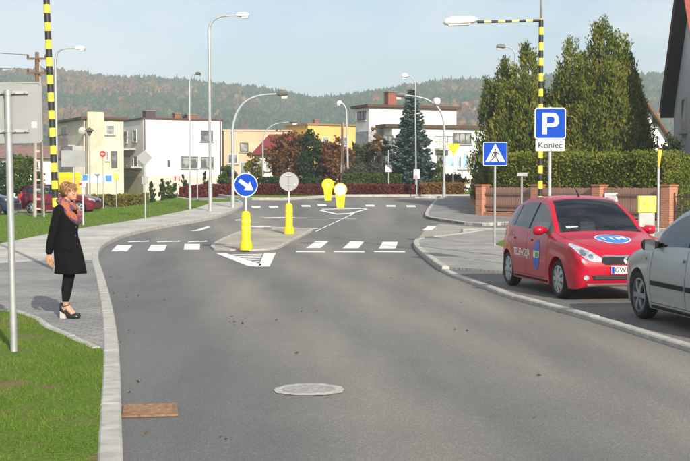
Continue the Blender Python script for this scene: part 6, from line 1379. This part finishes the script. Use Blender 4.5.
# axes: +x is where she faces, -y is the side towards us (her right), z up
# body skeleton
hd_c = Vector((.025, 0, 1.555))
legs = []
ankR, ankL = (-.015, -.055, .165), (-.055, .07, .175)
chains = [
    [((-.01, 0, .92), .125), ((-.02, 0, 1.05), .11), ((-.03, 0, 1.22), .118), ((-.035, 0, 1.32), .10), ((-.02, 0, 1.40), .055), ((.0, 0, 1.47), .048)],
    [((-.03, 0, 1.335), .07), ((-.045, -.155, 1.33), .058), ((-.10, -.205, 1.09), .043), ((-.155, -.205, .86), .032), ((-.16, -.203, .81), .026)],
    [((-.03, 0, 1.335), .07), ((-.03, .155, 1.33), .058), ((-.05, .225, 1.08), .043), ((.04, .19, .92), .032), ((.06, .14, .86), .03)],
    [((-.01, -.07, .90), .10), ((.015, -.065, .72), .078), ((.02, -.06, .53), .055), ((-.005, -.057, .36), .054), ((-.015, -.055, .20), .036), (ankR, .034)],
    [((-.01, .07, .90), .10), ((.0, .07, .72), .078), ((.0, .07, .53), .055), ((-.035, .07, .37), .054), ((-.05, .07, .21), .036), (ankL, .034)],
    [(ankR, .034), ((.03, -.055, .105), .030), ((.09, -.055, .045), .026), ((.13, -.055, .035), .02)], [((-.02, -.055, .15), .033), ((-.035, -.055, .115), .028)],
    [(ankL, .034), ((-.01, .07, .115), .030), ((.05, .075, .05), .026), ((.09, .078, .037), .02)], [((-.06, .07, .16), .033), ((-.075, .07, .125), .028)]]
# hand towards us: palm and five fingers, relaxed curl
px_, py_, pz_ = -.163, -.203, .785
chains.append([((-.16, -.203, .81), .026), ((px_ + .012, py_, pz_ - .03), .022), ((px_ + .02, py_, pz_ - .055), .019)]); chains.append([((-.16, -.203, .81), .024), ((px_ - .014, py_, pz_ - .03), .021), ((px_ - .018, py_, pz_ - .052), .018)])
for k, (dx, l1, l2, l3) in enumerate(((.034, .036, .026, .02), (.012, .040, .028, .022), (-.010, .038, .026, .02), (-.030, .029, .02, .016))):
    b = Vector((px_ + dx, py_ - .002, pz_ - .062)); p1 = b + Vector((.004, .004, -l1)); p2 = p1 + Vector((.010, .010, -l2)); p3 = p2 + Vector((.013, .010, -l3 * .8)); chains.append([(b + Vector((0, 0, .02)), .0105), (b, .010), (p1, .0088), (p2, .0078), (p3, .0068)])
chains.append([((px_ + .018, py_, pz_ - .005), .013), ((px_ + .045, py_ - .012, pz_ - .032), .0105), ((px_ + .056, py_ - .012, pz_ - .062), .009), ((px_ + .056, py_ - .006, pz_ - .082), .0075)])
h = hd_c
ell = [(h + Vector((-.012, 0, .022)), (.088, .070, .086)), (h + Vector((.018, 0, -.035)), (.066, .056, .072)), (h + Vector((.045, 0, -.085)), (.034, .036, .026)), (h + Vector((.060, 0, .040)), (.028, .048, .022)), (h + Vector((.064, .033, -.022)), (.017, .021, .02)), (h + Vector((.064, -.033, -.022)), (.017, .021, .02)), (h + Vector((.083, 0, -.056)), (.012, .022, .008)), (h + Vector((.081, 0, -.069)), (.012, .020, .008)), (h + Vector((-.012, -.070, -.012)), (.020, .010, .030)), (h + Vector((-.012, .070, -.012)), (.020, .010, .030)), (h + Vector((.074, 0, -.088)), (.018, .02, .016))]
chains.append([((h.x + .078, 0, h.z + .022), .009), ((h.x + .094, 0, h.z - .012), .0115), ((h.x + .100, 0, h.z - .024), .012), ((h.x + .088, 0, h.z - .032), .011)])
mesh_obj('body', capsule_mesh(chains, .0048, 6, ell), SKIN, w)
for sy in (-1, 1):
    mb = MB(); bm = bmesh.new(); bmesh.ops.create_uvsphere(bm, u_segments=12, v_segments=8, radius=.0105, matrix=Matrix.Translation(h + Vector((.0705, sy * .031, .008)))); mb.addbm(bm); bm.free(); ey = mb.build('eye', M('eye white', (.36, .30, .27), .4, .02), w, True)
    mb = MB(); bm = bmesh.new(); bmesh.ops.create_uvsphere(bm, u_segments=10, v_segments=6, radius=.0068, matrix=Matrix.Translation(h + Vector((.0765, sy * .033, .008)))); mb.addbm(bm); bm.free(); mb.build('iris', M('dark iris', (.03, .02, .015), .2), ey, True)
    mb = MB(); mb.tube([h + Vector((.088, sy * .012, .036)), h + Vector((.084, sy * .032, .042)), h + Vector((.068, sy * .052, .036))], [.003, .004, .002], 6); mb.build('eyebrow', HAIRM, w, True)
mb = MB(); mb.tube([h + Vector((.086, -.020, -.062)), h + Vector((.0955, 0, -.0625)), h + Vector((.086, .020, -.062))], [.003, .0065, .003], 8); mb.build('lips', M('lips', (.42, .10, .09), .4, .05), w, True)
# leggings
me = capsule_mesh([[((-.01, -.07, .86), .112), ((.015, -.065, .72), .086), ((.02, -.06, .53), .062), ((-.005, -.057, .36), .061), ((-.014, -.055, .235), .045)], [((-.01, .07, .86), .112), ((.0, .07, .72), .086), ((.0, .07, .53), .062), ((-.035, .07, .37), .061), ((-.049, .07, .245), .045)]], .007, 2); mesh_obj('leggings', me, TROU, w)
# shoes: platform wedge
def shoe(ax, ay, az, sole_z):
    prof_top = []; mb = MB(); n = 14; rings = []
    for u in np.linspace(-.075, .175, 16):
        t = (u + .075) / .25; wd = .024 + .020 * math.sin(min(1, t * 1.25) * math.pi * .62) if t < .86 else .040 * math.sqrt(max(.02, 1 - ((t - .80) / .21) ** 2)); zb_ = sole_z + .012 + (.085 * max(0, (1 - t / .62)) ** 1.1 if t < .62 else 0); hh = .062 * (1 - t) ** .8 + .034; 
        if .15 < t < .62: hh *= .62
        rings.append([(ax + u, ay + wd * math.cos(a), zb_ + max(0, math.sin(a)) * hh + min(0, math.sin(a)) * .006) for a in [2 * math.pi * k / n for k in range(n)]])
    V = [q for r_ in rings for q in r_]; mb.add(V, [(i * n + k, i * n + (k + 1) % n, (i + 1) * n + (k + 1) % n, (i + 1) * n + k) for i in range(15) for k in range(n)] + [tuple(range(n)), tuple(15 * n + k for k in range(n))]); s = mb.build('shoe', SHOE, w, True)
    V2 = []; us = np.linspace(-.070, .005, 12)
    for u in us:
        t = (u + .075) / .25; wd = (.026 + .016 * math.sin(min(1, t * 1.2) * math.pi * .6)); zt_ = sole_z + .010 + (.085 * max(0, (1 - t / .62)) ** 1.1 if t < .62 else 0); V2 += [(ax + u, ay - wd, sole_z), (ax + u, ay + wd, sole_z), (ax + u, ay + wd, zt_), (ax + u, ay - wd, zt_)]
    MB().add(V2, [(4 * i + a, 4 * i + (a + 1) % 4, 4 * i + 4 + (a + 1) % 4, 4 * i + 4 + a) for i in range(11) for a in range(4)] + [(0, 1, 2, 3), (47, 46, 45, 44)]).build('wedge_heel', WEDGE, s)
    mb = MB(); mb.tube([(ax - .005 + .042 * math.cos(a), ay + .042 * math.sin(a), sole_z + .155 + .012 * math.cos(a)) for a in [2 * math.pi * k / 16 for k in range(17)]], .005, 6); mb.build('ankle_strap', SHOE, s, True)
shoe(-.01, -.055, 0, .004); shoe(-.05, .075, 0, .004)
# coat
def folds(a, z): return 1 + (.035 * math.sin(5 * a + 1.0) + .022 * math.sin(9 * a + 2.2 * z)) * max(0, (1.0 - z) / .45) + .012 * math.sin(7 * a + 14 * z)
rings = [(.035, 0, .555, .186, .20), (.033, 0, .56, .190, .205), (.03, 0, .65, .182, .20), (.008, 0, .78, .176, .192), (-.012, 0, .90, .164, .178), (-.02, 0, 1.0, .146, .165), (-.018, 0, 1.06, .137, .16), (-.012, 0, 1.14, .138, .168), (-.015, 0, 1.22, .146, .178), (-.025, 0, 1.30, .135, .182), (-.03, 0, 1.345, .112, .165), (-.03, 0, 1.38, .086, .118), (-.022, 0, 1.405, .068, .075), (-.02, 0, 1.42, .066, .07)]
V, F = loft(rings, 56, folds); mb = MB(); mb.add(V, F); coat = mb.build('coat', COATM, w, True)
sm = coat.modifiers.new('cloth', 'SOLIDIFY'); sm.thickness = .006; sm.offset = -1
me = capsule_mesh([[((-.045, -.145, 1.335), .072), ((-.075, -.19, 1.22), .062), ((-.105, -.212, 1.08), .056), ((-.14, -.213, .95), .050), ((-.158, -.208, .835), .047)]], .007, 2); sv = mesh_obj('sleeve', me, COATM, coat)
me = capsule_mesh([[((-.03, .145, 1.335), .072), ((-.04, .20, 1.22), .062), ((-.05, .232, 1.08), .056), ((.02, .21, .96), .050), ((.06, .165, .89), .046)]], .007, 2); mesh_obj('sleeve', me, COATM, coat)
for z in (1.12, 1.02, .92):
    q = MB(); q.lathe([(0, .007), (.012, .006), (.015, 0)], 14, 'x', (-.006 + {1.12: .128, 1.02: .122, .92: .142}[z], -.045, z)); q.build('button', M('coat button', (.05, .05, .05), .25), coat, True)
mb = MB(); mb.box(-.04, .10, -.183, -.172, .835, .87, .004); o = mb.build('pocket_flap', COATM, coat); o.rotation_euler = (0, R(8), 0); o.location = (-.10, -.004, .02)
mb = MB(); mb.add([(.108, -.02, 1.10), (.098, -.10, 1.16), (.085, -.115, 1.26), (.05, -.085, 1.38), (.075, -.045, 1.34), (.128, -.015, 1.2)], [(0, 1, 2, 3, 4, 5)]); lp = mb.build('lapel', COATM, coat); sm = lp.modifiers.new('t', 'SOLIDIFY'); sm.thickness = .008
# scarf: two coils round the neck and a loop falling down the chest
SC = scarf_mat(); ch = []
for zz, rr, th, tl in ((1.435, .078, .034, .10), (1.40, .095, .038, .30)):
    pts = []
    for k in range(25):
        a = 2 * math.pi * k / 24; pts.append(((-.012 + rr * math.cos(a), rr * 1.08 * math.sin(a), zz - tl * .5 * rr * math.cos(a) - .03 * math.cos(a)), th * (1 + .12 * math.sin(3 * a + zz * 9))))
    ch.append(pts)
ch.append([((-.06, -.09, 1.42), .036), ((-.01, -.135, 1.37), .036), ((.05, -.135, 1.30), .038), ((.10, -.10, 1.225), .040), ((.13, -.04, 1.18), .040), ((.135, .03, 1.20), .040), ((.105, .10, 1.29), .038), ((.03, .125, 1.38), .034)])
ch.append([((.0, -.12, 1.39), .026), ((.075, -.115, 1.31), .030), ((.125, -.06, 1.245), .030), ((.135, .02, 1.26), .030)])
mesh_obj('scarf', capsule_mesh(ch, .007, 2), SC, w)
# hair: short crop, long fringe, built as a cap with many locks
mb = MB(); nl = 1100
cc = h + Vector((-.014, 0, .030))
for k in range(nl):
    u = unit(rng.normal(size=(1, 3)))[0]
    if u[2] < -.55 or (u[0] > .35 and u[2] < .45) or (u[0] > .1 and u[2] < -.1 and abs(u[1]) < .95): continue
    b = cc + Vector((u[0] * .085, u[1] * .069, u[2] * .084)); dn = Vector((-.4 + .9 * max(0, u[0]), u[1] * .35, -.95 + .2 * u[2])); nrm_ = Vector(u); tang = (dn - nrm_ * dn.dot(nrm_)); tang.normalize()
    L_ = random.uniform(.05, .085); p1 = b + tang * L_ * .5 + nrm_ * random.uniform(.004, .012); p2 = b + tang * L_ + nrm_ * random.uniform(-.004, .006)
    mb.tube([b - tang * .012, p1, p2], [.0045, .0055, .001], 5)
hcap = capsule_mesh([], .006, 2, [(cc, (.088, .072, .086)), (cc + Vector((-.035, 0, -.035)), (.062, .064, .062)), (cc + Vector((.045, 0, .045)), (.045, .055, .035))])
bmh = bmesh.new(); bmh.from_mesh(hcap)
dl = [v for v in bmh.verts if (v.co - h).x > .048 and (v.co - h).z < .052 or (v.co - h).x > .012 and (v.co - h).z < .0 or (v.co - h).z < -.075]
bmesh.ops.delete(bmh, geom=dl, context='VERTS'); bmh.to_mesh(hcap); bmh.free(); hp = mesh_obj('hair', hcap, HAIRM, w)
mb.build('hair_locks', HAIRM, hp, True)
# ================================================================== haze
def haze():
    mb = MB(); mb.box(-1300, 1300, -60, 1650, -3, 128); m = bpy.data.materials.new('thin autumn haze'); m.use_nodes = True; t = m.node_tree; t.nodes.clear(); o_ = t.nodes.new('ShaderNodeOutputMaterial'); v = t.nodes.new('ShaderNodeVolumePrincipled')
    v.inputs['Color'].default_value = (.80, .92, 1, 1); v.inputs['Density'].default_value = .00048; v.inputs['Anisotropy'].default_value = 0.0; t.links.new(v.outputs[0], o_.inputs['Volume'])
    o = mb.build('haze', m); tag(o, 'thin pale haze over town and hills', 'haze', kind='stuff')
haze()
